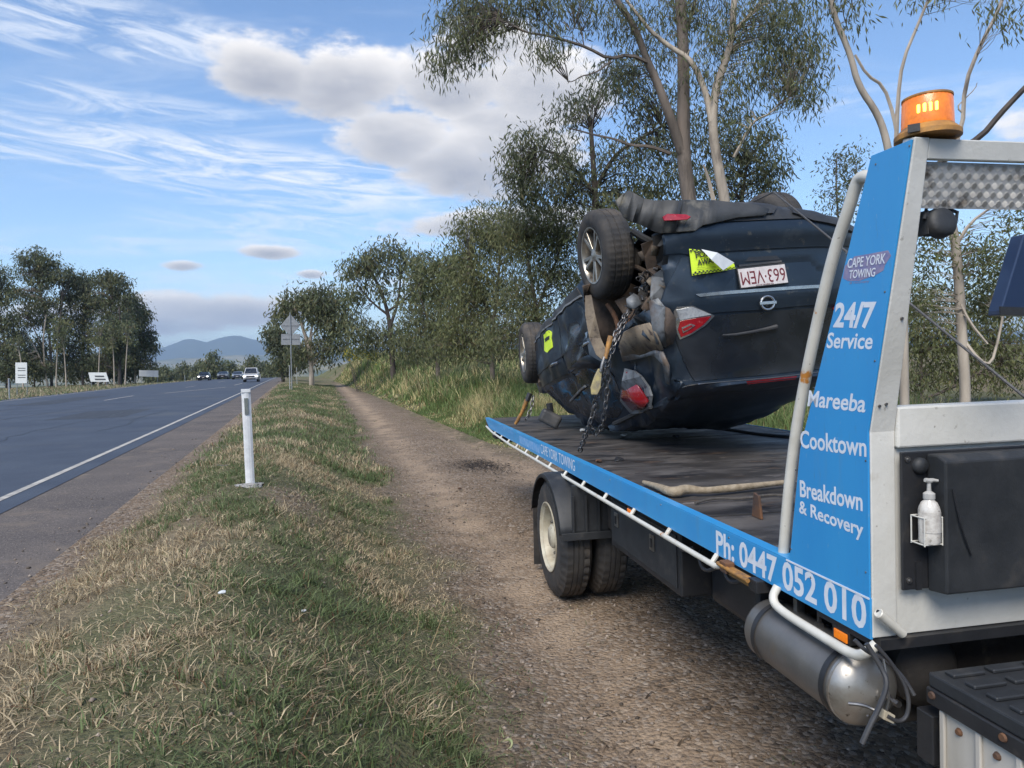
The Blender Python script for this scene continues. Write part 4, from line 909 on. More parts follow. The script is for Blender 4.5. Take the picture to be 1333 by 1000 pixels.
# roof rail and pillar trims folded under
h_ = [hit(*p) for p in [(735, 533), (745, 522), (756, 510), (764, 503)]]
MB().tube([v+Vector((-.02, -.01, 0)) for v in h_ if v], .014, 6).build('window_frame', M_bare, car, smooth=True)
h_ = [hit(*p) for p in [(800, 552), (812, 547), (830, 538), (848, 530)]]
MB().tube([v+Vector((-.02, -.03, 0)) for v in h_ if v], .02, 6).build('window_frame', M_clad, car, smooth=True)
h_ = [hit(*p) for p in [(735, 541), (745, 547), (755, 552)]]
MB().tube([v+Vector((-.02, -.03, 0)) for v in h_ if v], .014, 6).build('window_frame', M_clad, car, smooth=True)
# yellow police tape stickers
M_hiviz = pm('hi-vis yellow', (.62, .80, .03), (.56, .74, .03), 20, .5)
M_ink = pm('ink', (.02, .022, .02)); M_back = pm('sticker back', (.56, .58, .60), (.48, .50, .52), 20, .6)
def pxp(px, py, Y): return CAR_I @ at(px, py, Y)
SY = (CAR_M @ hit(925, 345)).y-.05
q4 = [pxp(897, 324, SY), pxp(952, 333, SY+.02), pxp(957, 350, SY+.02), pxp(901, 359, SY)]
def quad_pt(u, v): return q4[3].lerp(q4[2], u).lerp(q4[0].lerp(q4[1], u), v)
mm = MB(); nn = 12; NVx = []
cutv = lambda u: 1.0 if u < .30 else 1.0-.62*(u-.30)/.70      # fold line: above it the sheet is turned over
for i in range(nn+1):
    u = i/nn
    for j in range(7):
        v = j/6*cutv(u); p = quad_pt(u, v); mm.v.append(tuple(p+Vector((0, -.006*math.sin(u*7), 0))))
mm.f = [(i*7+j, (i+1)*7+j, (i+1)*7+j+1, i*7+j+1) for i in range(nn) for j in range(6)]
st = mm.build('police_sticker', M_hiviz, car); sm_ = st.modifiers.new('s', 'SOLIDIFY'); sm_.thickness = .0015
ck = MB()
for (va, vb, u1) in ((.0, .12, .98), (.88, 1.0, .30)):
    k = int(round(u1/.045))
    for i in range(k):
        for j in range(2):
            if (i+j) % 2: continue
            u0, u2 = i*.045, (i+1)*.045; v0, v2 = va+(vb-va)*j/2, va+(vb-va)*(j+1)/2
            P_ = [quad_pt(a, b)+Vector((0, -.0075-.006*math.sin(a*7), 0)) for a, b in ((u0, v0), (u2, v0), (u2, v2), (u0, v2))]; ck.add(P_, [(0, 1, 2, 3)])
ck.build('sticker_checks', M_ink, st)
ux = (q4[2]-q4[3]).normalized(); uy = (q4[0]-q4[3]).normalized(); uy = (uy-ux*uy.dot(ux)).normalized(); Wq = (q4[2]-q4[3]).length; Hq = (q4[0]-q4[3]).length
off_ = Vector((0, -.016, 0))
text_mesh('POLI', 'sticker_lettering', M_ink, st, quad_pt(.11, .62)+off_, ux, uy, Wq*.34, Hq*.23, (0, 0, 0), .03)
text_mesh('AWARE', 'sticker_lettering', M_ink, st, quad_pt(.13, .33)+off_, ux, uy, Wq*.50, Hq*.22, (0, 0, 0), .03)
ck = MB(); 
for v in (.17, .23): ck.add([quad_pt(a, b)+off_ for a, b in ((.1, v), (.55, v), (.55, v+.02), (.1, v+.02))], [(0, 1, 2, 3)])
ck.build('sticker_small_print', pm('small print', (.18, .24, .02)), st)
fo = MB(); FP = [pxp(x, y, SY-d) for x, y, d in ((913, 324.5, .02), (934, 329, .055), (956, 342, .02), (941.5, 352, .055), (926, 338, .065))]
fo.v = [tuple(p) for p in FP]; fo.f = [(0, 4, 1), (1, 4, 3), (1, 3, 2)]
o_ = fo.build('sticker_fold', M_back, st); o_.modifiers.new('s', 'SOLIDIFY').thickness = .0015
h2 = patch('police_tape', pp([(709, 436), (716, 430), (719.5, 433), (721, 452), (714, 459), (710, 456)], 'x'), 'x', M_hiviz, .014, .004, .04)
patch('tape_lettering', pp([(711, 441), (717, 437), (717.5, 441), (712, 445)], 'x'), 'x', M_ink, .0195, .002, .04, parent=h2)
# red lens and grey housing hanging in the torn quarter panel
def sheet(name, poly, depth, mat, amp=.02, cell=7, th=.006, fr=9, seed=0, bow=0.0, parent=car, smooth=False, tilt=(0, 0)):
    bm = bmesh.new(); bm.faces.new([bm.verts.new((x, y, 0)) for x, y in poly])
    xs = [p[0] for p in poly]; ys = [p[1] for p in poly]; cx_, cy_ = sum(xs)/len(xs), sum(ys)/len(ys); rx_, ry_ = max(xs)-min(xs), max(ys)-min(ys)
    k = math.ceil(min(xs)/cell)
    while k*cell < max(xs): bmesh.ops.bisect_plane(bm, geom=bm.verts[:]+bm.edges[:]+bm.faces[:], plane_co=(k*cell, 0, 0), plane_no=(1, .2, 0)); k += 1
    k = math.ceil(min(ys)/cell)
    while k*cell < max(ys): bmesh.ops.bisect_plane(bm, geom=bm.verts[:]+bm.edges[:]+bm.faces[:], plane_co=(0, k*cell, 0), plane_no=(-.15, 1, 0)); k += 1
    bmesh.ops.triangulate(bm, faces=bm.faces); last = 5.0
    dfun = depth if callable(depth) else None
    if isinstance(depth, tuple):
        h0 = hit(cx_, cy_); last = (CAR_M @ h0).y if h0 is not None else 5.0
    for v in bm.verts:
        x, y = v.co.x, v.co.y
        if isinstance(depth, tuple):
            hh = hit(x, y); last = (CAR_M @ hh).y if hh is not None else last
        nz_ = noise.noise(Vector((x/fr, y/fr, seed)))*amp+noise.noise(Vector((x/fr*2.7, y/fr*2.7, seed+5)))*amp*.5+abs(noise.noise(Vector((x/fr*1.6, y/fr*.7, seed+9))))*amp*.8
        u = ((x-cx_)/rx_*2)**2+((y-cy_)/ry_*2)**2
        v.co = CAR_I @ at(x, y, (dfun(x, y) if dfun else last+depth[0] if isinstance(depth, tuple) else depth)+nz_+bow*(1-u)+tilt[0]*(x-cx_)/100+tilt[1]*(y-cy_)/100)
    o = bm_obj(name, bm, mat, parent, smooth); sd_ = o.modifiers.new('s', 'SOLIDIFY'); sd_.thickness = th; return o
LD = (CAR_M @ hit(825, 505)).y
sheet('lamp_mount', [(816, 480), (828, 483), (836, 489), (846, 503), (850, 515), (848, 530), (838, 537), (823, 537), (809, 520), (812, 495)], (-.04,), M_bare, .008, 9, .02, seed=3)
sheet('hanging_red_lens', [(818, 483), (826, 492), (845, 522), (840, 531), (824, 533), (810, 516)], (-.075,), M_red, .0, 12, .02, seed=4, smooth=True)
sheet('lens_rib', [(820, 486), (822, 487), (843, 525), (841, 527)], (-.082,), pm('pink lens', (.5, .16, .18), (.4, .1, .12), 9, .3), .0, 20, .004)
sheet('lamp_edge', [(816, 481), (819, 482), (812, 517), (808, 518)], (-.078,), M_bare, .0, 20, .01)
MB().tube([CAR_I @ at(826, 455, LD-.1), CAR_I @ at(827, 470, LD-.1), CAR_I @ at(827, 481, LD-.09)], .004, 6).build('lamp_wire', M_bare, car)
# torn rear corner: wheel well, mud, wires
sheet('wheel_well', [(758, 372), (800, 360), (842, 378), (846, 410), (838, 440), (820, 466), (795, 472), (778, 455), (766, 425)], 5.80, M_mud, .12, 4, .01, 13, 1, bow=.16, smooth=True)
sheet('torn_liner', [(762, 385), (770, 384), (775, 410), (782, 440), (792, 462), (790, 473), (776, 462), (767, 440), (762, 410)], 5.60, M_tan, .05, 6, .008, 8, 2)
sheet('torn_liner', [(800, 392), (818, 384), (826, 402), (836, 420), (826, 424), (812, 410)], 5.55, M_mud, .05, 6, .01, 8, 5)
sheet('inner_quarter', [(812, 432), (828, 424), (846, 420), (856, 436), (864, 455), (850, 459), (832, 463), (812, 462), (806, 450)], (-.07,), M_tan, .07, 3, .01, 9, 6, smooth=True)
sheet('torn_rim', [(808, 455), (835, 460), (852, 455), (864, 458), (872, 476), (872, 500), (868, 498), (864, 474), (852, 462), (832, 467), (812, 470)], (-.07,), M_bare, .03, 3, .012, 9, 7, smooth=True)
sheet('bumper_end', [(846, 392), (857, 388), (866, 400), (868, 430), (867, 452), (854, 447), (849, 425)], (-.07,), M_bare, .035, 3, .01, 14, 8, bow=-.06, smooth=True)
sheet('muddy_corner', [(864, 398), (872, 402), (878, 412), (880, 432), (876, 447), (868, 450), (865, 430)], (-.07,), M_mud, .03, 3, .01, 10, 9, bow=-.05, smooth=True)
sheet('bent_bracket', [(848, 360), (862, 350), (872, 362), (868, 392), (872, 404), (852, 404), (846, 388)], 5.02, M_bare, .06, 5, .012, 7, 10)
sheet('muddy_arm', [(834, 318), (850, 312), (866, 322), (862, 345), (852, 360), (842, 352), (838, 335)], 5.2, M_mud, .08, 5, .015, 7, 11)
sheet('muddy_arm', [(848, 306), (868, 302), (878, 310), (872, 330), (866, 350), (856, 345), (852, 325)], 5.08, M_clad, .06, 5, .012, 7, 14)
sheet('torn_flap', [(866, 325), (880, 318), (886, 326), (874, 340), (866, 356), (860, 350)], 4.98, M_clad, .04, 5, .012, 7, 15)
sheet('door_crease', [(743, 477), (760, 464), (770, 461), (780, 468), (790, 479), (776, 480), (758, 479)], (-.05,), M_car, .03, 7, .006, 9, 12, smooth=True)
sheet('silver_fold', [(752, 396), (768, 404), (778, 436), (792, 472), (782, 470), (768, 462), (764, 440), (757, 416)], (-.06,), pm('scuffed paint', (.06, .085, .115), (.14, .17, .20), 5, .35, .3, coat=.4), .05, 7, .006, 11, 16, tilt=(-.4, -.3))
def cap_depth(x, y):
    q = max(0, min(1, (x-850)/40)); h0 = hit(x, max(y, 270)) if x > 850 else None
    return 4.74+.10*(830-x)/30*(x < 830)*.5 if h0 is None else 4.74*(1-q)+q*((CAR_M @ h0).y-.045)
sheet('peeled_bumper_cap', [(801, 262), (811, 252), (819, 249), (827, 252), (838, 259), (852, 261), (875, 261), (930, 262), (985, 268), (1000, 273), (996, 281), (960, 284), (915, 294), (905, 301), (880, 303), (856, 304), (834, 293), (822, 289), (812, 284)], cap_depth, pm('dusty cladding', (.06, .06, .06), (.032, .034, .036), 4, .62, 0, .002, 40, extra=[((.19, .175, .14), 5, .56, .75)]), .035, 5, .010, 16, 17, smooth=True)
sheet('peeled_reflector', [(862, 283), (868, 279.5), (893, 280.5), (899, 283.5), (894, 287), (864, 288)], lambda x, y: cap_depth(x, y)-.05, M_red, 0, 12, .01)
rk = random.Random(21)
for i in range(26):
    x, y = rk.uniform(824, 872), rk.uniform(312, 448); r0 = rk.uniform(5, 13); k = rk.randint(4, 6); a0 = rk.uniform(0, 6)
    pl = [(x+r0*rk.uniform(.5, 1.2)*math.cos(a0+2*math.pi*j/k), y+r0*rk.uniform(.7, 1.6)*math.sin(a0+2*math.pi*j/k)) for j in range(k)]
    sheet('torn_metal', pl, 5.12+rk.uniform(-.1, .25), rk.choice([M_mud, M_clad, M_bare, M_car, M_tan, M_under, M_dark]), .09, 2.2, .005, 5, 30+i, smooth=True)
rw = random.Random(5)
for i in range(26):
    x, y = rw.uniform(822, 852), rw.uniform(352, 405); P_ = [CAR_I @ at(x, y, 5.3+rw.uniform(-.12, .12))]
    for k in range(5): x += rw.uniform(-9, 9); y += rw.uniform(-6, 10); P_.append(CAR_I @ at(x, y, 5.25+rw.uniform(-.14, .14)))
    MB().tube(P_, rw.choice([.004, .006, .009]), 6, smoothpath=2).build('torn_wire', rw.choice([M_black, M_black, M_bare, M_hose, M_mud]), car, smooth=True)
for (pl, Y, r_, mt) in [([(822, 300), (840, 312), (858, 318), (872, 316)], 5.3, .03, M_clad), ([(818, 345), (835, 350), (850, 362)], 5.45, .02, M_mud), ([(825, 318), (832, 335), (828, 352)], 5.6, .03, M_dark), ([(858, 425), (862, 420), (868, 418)], 4.98, .012, M_chrome), ([(820, 412), (815, 425), (818, 445), (811, 452)], 5.5, .02, M_rust), ([(790, 395), (800, 410), (806, 430), (798, 445)], 5.62, .02, M_rust)]:
    MB().tube([CAR_I @ at(x, y, Y) for x, y in pl], r_, 8, smoothpath=1).build('suspension_arm', mt, car, smooth=True)
# underbody furniture, exhaust, axle
MB().tube([(-.6, 0, 1.36), (.6, 0, 1.36)], .05, 10).build('rear_axle', M_under, car, smooth=True)
MB().tube([(.35, -.45, 1.36), (.35, .5, 1.42), (.1, 1.4, 1.42), (.1, 2.6, 1.44)], .035, 10).build('exhaust', M_rust, car, smooth=True)
MB().lathe([(-.25, .10), (-.22, .13), (.22, .13), (.25, .10)], (.3, -.3, 1.36), (1, 0, 0), 20).build('muffler', M_rust, car, smooth=True)
# wheels
def car_wheel(c, tilt=0, yaw=0, left=True):
    M = Matrix.Translation(c) @ Matrix.Rotation(yaw, 4, 'Z') @ Matrix.Rotation(tilt, 4, 'Y') @ (Matrix.Identity(4) if left else Matrix.Rotation(math.pi, 4, 'Z'))
    sp_ = MB()
    prof = [(.01, .225), (.0, .25), (-.006, .29), (.004, .325), (.018, .345), (.032, .354), (.060, .360), (.064, .353), (.072, .353), (.076, .361), (.112, .3615), (.116, .354), (.124, .354), (.128, .3615), (.164, .361), (.168, .353), (.176, .353), (.180, .360), (.208, .354), (.222, .345), (.236, .325), (.246, .29), (.24, .25), (.23, .225)]
    def lug(j, k): return -.006 if (k % 3 == 0 and 4 <= j <= 19 and prof[j][1] > .353) else 0
    t = car_local(MB().lathe(prof, (-.12, 0, 0), (1, 0, 0), 144, lug, False), 'tyre', M_rub, M, smooth=True)
    rm = car_local(MB().lathe([(.012, .222), (.004, .228), (.006, .216), (.03, .205), (.16, .20), (.165, .0)], (-.12, 0, 0), (1, 0, 0), 48, None, False), 'rim', M_alloy, M, smooth=True)
    for k in range(5):
        for dlt in (-.17, .17):
            an = k*2*math.pi/5+dlt; e = Vector((0, math.cos(an), math.sin(an))); f_ = Vector((0, -math.sin(an), math.cos(an)))
            an0 = k*2*math.pi/5+dlt*.55; e0 = Vector((0, math.cos(an0), math.sin(an0)))
            a_, b_, = e0*.045, e*.214
            vs_ = [a_-f_*.016, a_+f_*.016, b_+f_*.013, b_-f_*.013]
            q = MB().add([v+Vector((x, 0, 0)) for x in (-.095, -.06) for v in vs_], [(0, 1, 2, 3), (7, 6, 5, 4), (0, 4, 5, 1), (1, 5, 6, 2), (2, 6, 7, 3), (3, 7, 4, 0)])
            for ii in (2, 3): q.v[ii] = tuple(Vector(q.v[ii])+Vector((-.012, 0, 0)))
            car_local(q, 'spoke', M_alloy, M, rm, bevel=.004)
    car_local(MB().lathe([(-.03, 0), (-.03, .02), (-.022, .035), (-.02, .055), (.04, .06)], (-.075, 0, 0), (1, 0, 0), 24), 'hub_cap', M_alloy, M, rm, smooth=True)
    car_local(MB().lathe([(0, .15), (.012, .15), (.012, .0)], (-.02, 0, 0), (1, 0, 0), 32), 'brake_disc', M_rust, M, rm)
M_alloy = pm('alloy', (.40, .37, .32), (.26, .235, .20), 12, .32, .8, 0, extra=[((.12, .095, .07), 14, .58, .75)])
car_wheel((-.80, 0, 1.36), R(-3)); car_wheel((.74, 0, 1.45), 0, 0, False); car_wheel((-.80, 2.68, 1.22), R(3), R(-5)); car_wheel((.74, 2.68, 1.36), 0, 0, False)
MB().tube([(-.70, 2.6, 1.10), (-.78, 2.55, .85), (-.80, 2.5, .80)], .04, 8).build('front_strut', M_mud, car, smooth=True)

# ------------------------------------------------------------------ chains, binders, winch rope (top-level things)
def link_mesh(L_=.030, w_=.013, r=.0036):
    mb = MB(); n = 16; P = []
    for i in range(n):
        a = 2*math.pi*i/n; P.append(Vector((w_*.75*math.cos(a), 0, (L_-w_)*.75*(1 if math.sin(a) > 0 else -1)*(1 if abs(math.sin(a)) > .01 else 0)*.6+w_*.9*math.sin(a))))
    P.append(P[0]); mb.tube(P, r, 6, caps=False); return mb
CH = None
M_chain = pm('chain steel', (.26, .25, .24), (.09, .085, .085), 30, .38, .8)
def chain(name, label, pts, group, spacing=.050, scale=1.6, seed=0):
    global CH
    P = [Vector(p) for p in pts]; root = empty(name, tuple(P[-1])); tag(root, label, 'chain', group)
    acc = 0; i = 0; k = 0; rnd = random.Random(seed)
    if CH is None:
        tmp = link_mesh(); me = bpy.data.meshes.new('link'); me.from_pydata(tmp.v, [], tmp.f); me.materials.append(M_chain); me.shade_smooth(); CH = me
    total = sum((P[j+1]-P[j]).length for j in range(len(P)-1)); nlin = int(total/spacing)
    for k in range(nlin):
        d = (k+.5)*spacing; j = 0
        while j < len(P)-1 and d > (P[j+1]-P[j]).length: d -= (P[j+1]-P[j]).length; j += 1
        j = min(j, len(P)-2); dr = (P[j+1]-P[j]).normalized(); p = P[j]+dr*d
        o = bpy.data.objects.new('link', CH); COL.objects.link(o); o.parent = root
        rot = dr.to_track_quat('Z', 'Y').to_matrix().to_4x4() @ Matrix.Rotation((k % 2)*math.pi/2+rnd.uniform(-.3, .3)+.5, 4, 'Z')
        o.matrix_parent_inverse = Matrix.Identity(4); o.matrix_basis = Matrix.Translation(p-P[-1]) @ rot @ Matrix.Scale(scale, 4)
    return root
ancD = onz(754, 590, 1.10)
g_ = 'tie down chains holding the overturned car'
chain('chain', 'long tie down chain hanging from the torn wheel well to the deck edge', [at(822, 398, 5.2), at(812, 420, 5.02), at(800, 448, 4.95), at(790, 475, 4.95), at(778, 520, 5.0), at(768, 550, 5.05), ancD], g_, seed=1)
chain('chain', 'doubled slack chain running beside the long chain over the brass coloured binder handle', [at(818, 404, 5.15), at(803, 430, 5.0), at(796, 455, 4.93), at(786, 480, 4.93), at(776, 515, 4.97), at(772, 540, 5.05)], g_, seed=2)
chain('chain', 'slack chain loop hanging right of the long chain under the red lens', [at(793, 470, 4.98), at(791, 500, 5.0), at(788, 530, 5.02), at(784, 555, 5.1), at(776, 566, 5.15), at(766, 552, 5.12)], g_, seed=3)
lbn = empty('load_binder', tuple(at(785, 480, 4.92))); tag(lbn, 'lever load binder with a yellow worn handle hanging on the long chain', 'load binder')
ob = tuple(at(785, 480, 4.92))
MB().tube([at(795, 438, 4.93), at(792, 450, 4.92), at(788, 467, 4.91)], [.021, .019, .014], 10).build('handle', M_ochre, lbn, ob, True)
MB().prism([at(x, y, 4.90) for x, y in [(779, 480), (784, 480), (782, 505), (778, 514), (770, 514), (769, 505), (774, 490)]], (0, .03, 0)).build('lever', pm('worn yellow', (.40, .33, .14), (.20, .17, .12), 30, .6), lbn, ob, bevel=.005)
MB().tube([at(787, 465, 4.91), at(784, 475, 4.90), at(782, 484, 4.90)], .012, 8).build('pivot', M_chain, lbn, ob, True)
# far corner chain with its binder
A2 = onz(672, 553, 1.10); dd = A2.y
chain('chain', 'short chain from the far deck corner up to the front of the car', [at(689, 515, dd-.1), at(684, 530, dd-.05), at(676, 542, dd), A2], g_, spacing=.06, scale=1.9, seed=4)
chain('chain', 'dark slack chain on the far corner of the deck under the front door', [at(694, 516, dd-.2), at(692, 530, dd-.25), at(688, 541, dd-.3), at(683, 548, dd-.3)], g_, spacing=.06, scale=1.9, seed=5)
lb2 = empty('load_binder', tuple(A2)); tag(lb2, 'small yellow and black lever binder at the far deck corner', 'load binder')
MB().tube([at(686, 520, dd-.12), at(680, 536, dd-.1), at(671, 552, dd-.05)], [.025, .02, .018], 8).build('handle', M_ochre, lb2, tuple(A2), True)
MB().tube([at(690, 512, dd-.12), at(686, 522, dd-.12)], .03, 8).build('lever', M_black, lb2, tuple(A2), True)
wr_ = MB().tube([CAR_M @ Vector((.15, -.55, 1.47)), CAR_M @ Vector((.17, -.93, 1.40)), fromT(2.7, 2.05, 1.28)], .0065, 6)
o = wr_.build('winch_rope', pm('wire rope', (.16, .15, .14), (.09, .085, .08), 60, .5, .5), None, tuple(fromT(2.7, 2.05, 1.28)), True); o.location = fromT(2.7, 2.05, 1.28)
tag(o, 'thin steel winch rope running from the headboard over the tail of the upturned car', 'rope')
sheet_par = empty('mirror_housing', tuple(at(717, 545, 6.4))); tag(sheet_par, 'broken black door mirror lying on the deck below the front door', 'mirror')
MB().box((-.10, -.05, -.08), (.10, .05, .05), Matrix.Translation(at(717, 543, 6.35)) @ Matrix.Rotation(.5, 4, 'Y')).build('mirror_shell', M_clad, sheet_par, tuple(at(717, 545, 6.4)), bevel=.03, seg=3)
MB().tube([at(715, 525, 6.4), at(717, 540, 6.4)], .03, 8).build('mirror_arm', M_black, sheet_par, tuple(at(717, 545, 6.4)), True)
# loose cable / dark strip right of the car
o = MB().tube([onz(936, 558, 1.10), onz(960, 561, 1.10), onz(990, 566, 1.10), onz(1028, 569, 1.10)], .015, 6, smoothpath=2).build('loose_strip', M_black, None, tuple(onz(936, 558, 1.1)), True); o.location = onz(936, 558, 1.1)
tag(o, 'black rubber strip lying along the far side of the deck', 'strip')

# ------------------------------------------------------------------ trees
def leaf_mesh(name, C, Dv, Wv, Lr, cols, parent):
    n = len(C); Dv = Dv/np.linalg.norm(Dv, axis=1, keepdims=True); Wv = np.cross(Dv, Wv); Wv /= np.linalg.norm(Wv, axis=1, keepdims=True)+1e-9
    L_, w_ = Lr[:, :1], Lr[:, 1:]
    V = np.stack([C, C+Dv*L_*.45+Wv*w_*.5, C+Dv*L_, C+Dv*L_*.45-Wv*w_*.5], 1).reshape(-1, 3)
    return np_mesh(name, V, np.arange(n*4), np.full(n, 4), M_leaf, np.repeat(cols, 4, 0), parent)
BARK = {}
def bark(kind):
    if kind == 'pale': return pm('pale bark', (.42, .36, .29), (.22, .185, .15), 3, .85, 0, .006, 12, stretch=(1, 1, .25), extra=[((.08, .065, .055), 4, .56, .75)])
    if kind == 'grey': return pm('grey bark', (.19, .155, .13), (.095, .078, .066), 3, .9, 0, .01, 10, stretch=(1, 1, .2), extra=[((.05, .042, .036), 5, .56, .7)])
    return pm('dark bark', (.075, .06, .05), (.035, .03, .027), 4, .95, 0, .01, 10, stretch=(1, 1, .2))
def tree(name, label, group, Y, trunks, blobs, leaf=(.14, .028), ncl=14, nleaf=30, crad=.28, droop=.75, hue=0, bk='grey', depth_k=1.0, seed=0, base=None, twigs=True, dead=(), smoothp=1, twr=.012):
    """trunks: list of ([(px,py[,dY]),...], r0, r1); blobs: (px,py,rx,ry[,dY])"""
    rnd = np.random.default_rng(seed+100); r_ = random.Random(seed)
    T3 = []
    for tr in trunks:
        P = [at(p[0], p[1], Y+(p[2] if len(p) > 2 else 0)) for p in tr[0]]; T3.append((P, tr[1], tr[2]))
    b0 = T3[0][0][0]; gb = Vector((b0.x, b0.y, gz(b0.x, b0.y)-.1))
    root = empty(name, gb); tag(root, label, 'tree', group)
    mb = MB()
    for i, (P, ra, rb) in enumerate(T3):
        if i == 0 and P[0].z > gb.z+.15: P = [gb]+P
        Q = []
        for p in P: Q.append(p+Vector([(r_.random()-.5)*ra*.35 for _ in range(3)]))
        n = len(Q); mb.tube(Q, [ra+(rb-ra)*(k/(n-1))**.8 for k in range(n)], 9 if ra > .06 else 5, smoothpath=2 if ra > .06 else 1)
        T3[i] = (Q, ra, rb)
    o = mb.build('trunk', bark(bk), root, gb, True)
    pts = np.array([tuple(p.lerp(q, k/4)) for (P, a, b) in T3 for p, q in zip(P[:-1], P[1:]) for k in range(4)])
    tw = MB(); Cs = []; Ds = []; Wn = []; Ls = []; Cl = []
    for b in blobs:
        px, py, rx, ry = b[:4]; dY = b[4] if len(b) > 4 else 0; c = at(px, py, Y+dY); sx_ = rx*(Y+dY)/F; sz_ = ry*(Y+dY)/F; sy_ = (sx_+sz_)/2*depth_k
        k_ = max(2, int(ncl*(b[5] if len(b) > 5 else 1)))
        for _ in range(k_):
            u = rnd.normal(size=3); u /= np.linalg.norm(u); u *= rnd.random()**.42
            cc = np.array(c)+u*np.array([sx_, sy_, sz_])
            if twigs:
                dd = pts-cc; dd2 = (dd**2).sum(1)+np.where(pts[:, 2] > cc[2], 1.0, 0); j = int(np.argmin(dd2)); p0 = Vector(pts[j]); p1 = Vector(cc)
                ln = (p1-p0).length
                if ln > .15:
                    q = [p0]; 
                    for t in (.35, .7): q.append(p0.lerp(p1, t)+Vector([(r_.random()-.5)*ln*.22 for _ in range(3)])+Vector((0, 0, ln*.08)))
                    q.append(p1); tw.tube(q, [twr*(1+ln*.35), twr*.9, twr*.6, twr*.25], 3, caps=False, smoothpath=1)
            nl = int(nleaf*rnd.uniform(.6, 1.4)); C = cc+rnd.normal(size=(nl, 3))*crad*np.array([1, 1, .85])
            D = rnd.normal(size=(nl, 3)); D[:, 2] = D[:, 2]*.5-droop*2.0; Wd = rnd.normal(size=(nl, 3))
            Cs.append(C); Ds.append(D); Wn.append(Wd); sc_ = rnd.uniform(.7, 1.3, (nl, 1)); Ls.append(np.hstack([sc_*leaf[0], sc_*leaf[1]]))
            base_c = np.array([[.105, .125, .060], [.135, .150, .078], [.175, .180, .088], [.12, .130, .088]][rnd.integers(0, 4)])
            if hue > 0: base_c = base_c*(1-hue)+np.array([.17, .18, .06])*hue
            if hue < 0: base_c = base_c*(1+hue)+np.array([.045, .058, .042])*(-hue)
            cl = base_c*rnd.uniform(.75, 1.3, (nl, 1))*np.array([1, 1, 1])+0; k2 = rnd.random((nl, 1)) < .05; cl = np.where(k2, cl*.4+np.array([.16, .12, .06])*.7, cl); Cl.append(cl)
    if twigs and tw.v: tw.build('twigs', bark(bk), root, gb, False, kind='stuff')
    C = np.concatenate(Cs)-np.array(gb)
    lo_ = leaf_mesh('crown', C, np.concatenate(Ds), np.concatenate(Wn), np.concatenate(Ls), np.concatenate(Cl), root)
    return root
G1 = 'eucalypts growing beside the gravel track'
# big gum behind the car
tree('eucalyptus_tree', 'tall eucalyptus with a dark straight trunk rising behind the wrecked car', G1, 15.5,
     [([(903, 330), (903, 300), (893, 215), (888, 165), (889, 110), (887, 50), (886, 0), (882, -70), (880, -150)], .20, .10),
      ([(889, 200), (872, 150, -.2), (855, 108, -.3), (843, 78, -.4), (826, 32, -.5), (800, -2, -.6), (780, -50, -.8)], .12, .05),
      ([(845, 82, -.4), (820, 70, -.6), (793, 77, -.8), (765, 62, -1.0), (738, 53, -1.1), (712, 46, -1.2), (684, 42, -1.3), (664, 30, -1.4), (650, 22, -1.4)], .045, .014),
      ([(795, 80, -.8), (780, 92, -.9), (768, 97, -.9), (757, 99, -.9), (745, 107, -.9), (738, 106, -.9)], .022, .008),
      ([(760, 60, -1), (757, 40, -1), (748, 36, -1), (740, 40, -1)], .014, .006),
      ([(872, 200, .1), (846, 190, 0), (822, 190, 0), (800, 181, 0), (775, 176, 0), (755, 170, 0), (738, 166, 0)], .045, .014),
      ([(887, 60, 0), (900, 20, .2), (915, -30, .3)], .06, .03), ([(730, 50, -1.1), (700, 20, -1.2), (680, -10, -1.2)], .02, .01)],
     [(598, 42, 34, 34, -1.4, 1.6), (575, 78, 18, 14, -1.4, .8), (612, 62, 30, 22, -1.3, 1.0), (640, 18, 50, 22, -1.3, 1.6), (690, 8, 50, 22, -1.2, 1.5), (745, 8, 50, 22, -1.0, 1.3), (720, 62, 22, 10, -1.1, .5), (800, 18, 40, 20, -.6, 1.0),
      (835, 40, 30, 26, -.3, .9), (870, 20, 34, 26, 0, .9), (912, 12, 34, 26, .2, 1.2), (610, 8, 40, 20, -1.3, 1.2), (700, -40, 140, 30, -.8, 2), (860, -40, 120, 30, 0, 2), (790, 112, 26, 14, .4, .5), (702, 65, 10, 12, -1.1, .35), (860, 70, 20, 20, 0, .4)],
     leaf=(.17, .024), ncl=24, nleaf=26, crad=.20, droop=1.0, seed=1, bk='grey', twr=.008)
tree('eucalyptus_tree', 'pale barked eucalyptus forking behind the car, right of the dark trunk', G1, 14.6,
     [([(948, 330), (944, 265), (934, 215), (927, 165), (930, 118), (938, 95), (952, 62), (956, 20), (958, -60)], .135, .06),
      ([(927, 160), (918, 118, .1), (900, 78, .2), (872, 62, .3), (848, 42, .3), (836, 26, .3), (815, 0, .3)], .075, .03),
      ([(955, 205), (975, 168, -.2), (984, 156, -.2), (1003, 148, -.3), (1016, 132, -.3), (1030, 124, -.4)], .035, .010), ([(956, 40), (985, 10), (1010, -30)], .04, .02), ([(930, 265), (922, 230), (915, 215)], .05, .02)],
     [(1000, 28, 46, 34, -.2, 2.0), (1030, 62, 30, 40, -.3, 1.8), (1048, 118, 12, 30, -.5, .9), (985, 80, 38, 34, -.2, 1.6), (950, 120, 24, 30, 0, .8), (945, 35, 36, 30, 0, 1.4), (910, 85, 20, 24, .2, .6), (1058, 70, 12, 40, -.5, .9), (1000, -40, 100, 40, 0, 2), (1018, 110, 20, 16, -.3, .6), (965, 160, 20, 20, -.1, .5)],
     leaf=(.17, .024), ncl=24, nleaf=26, crad=.20, droop=1.0, seed=2, bk='pale', twr=.008)
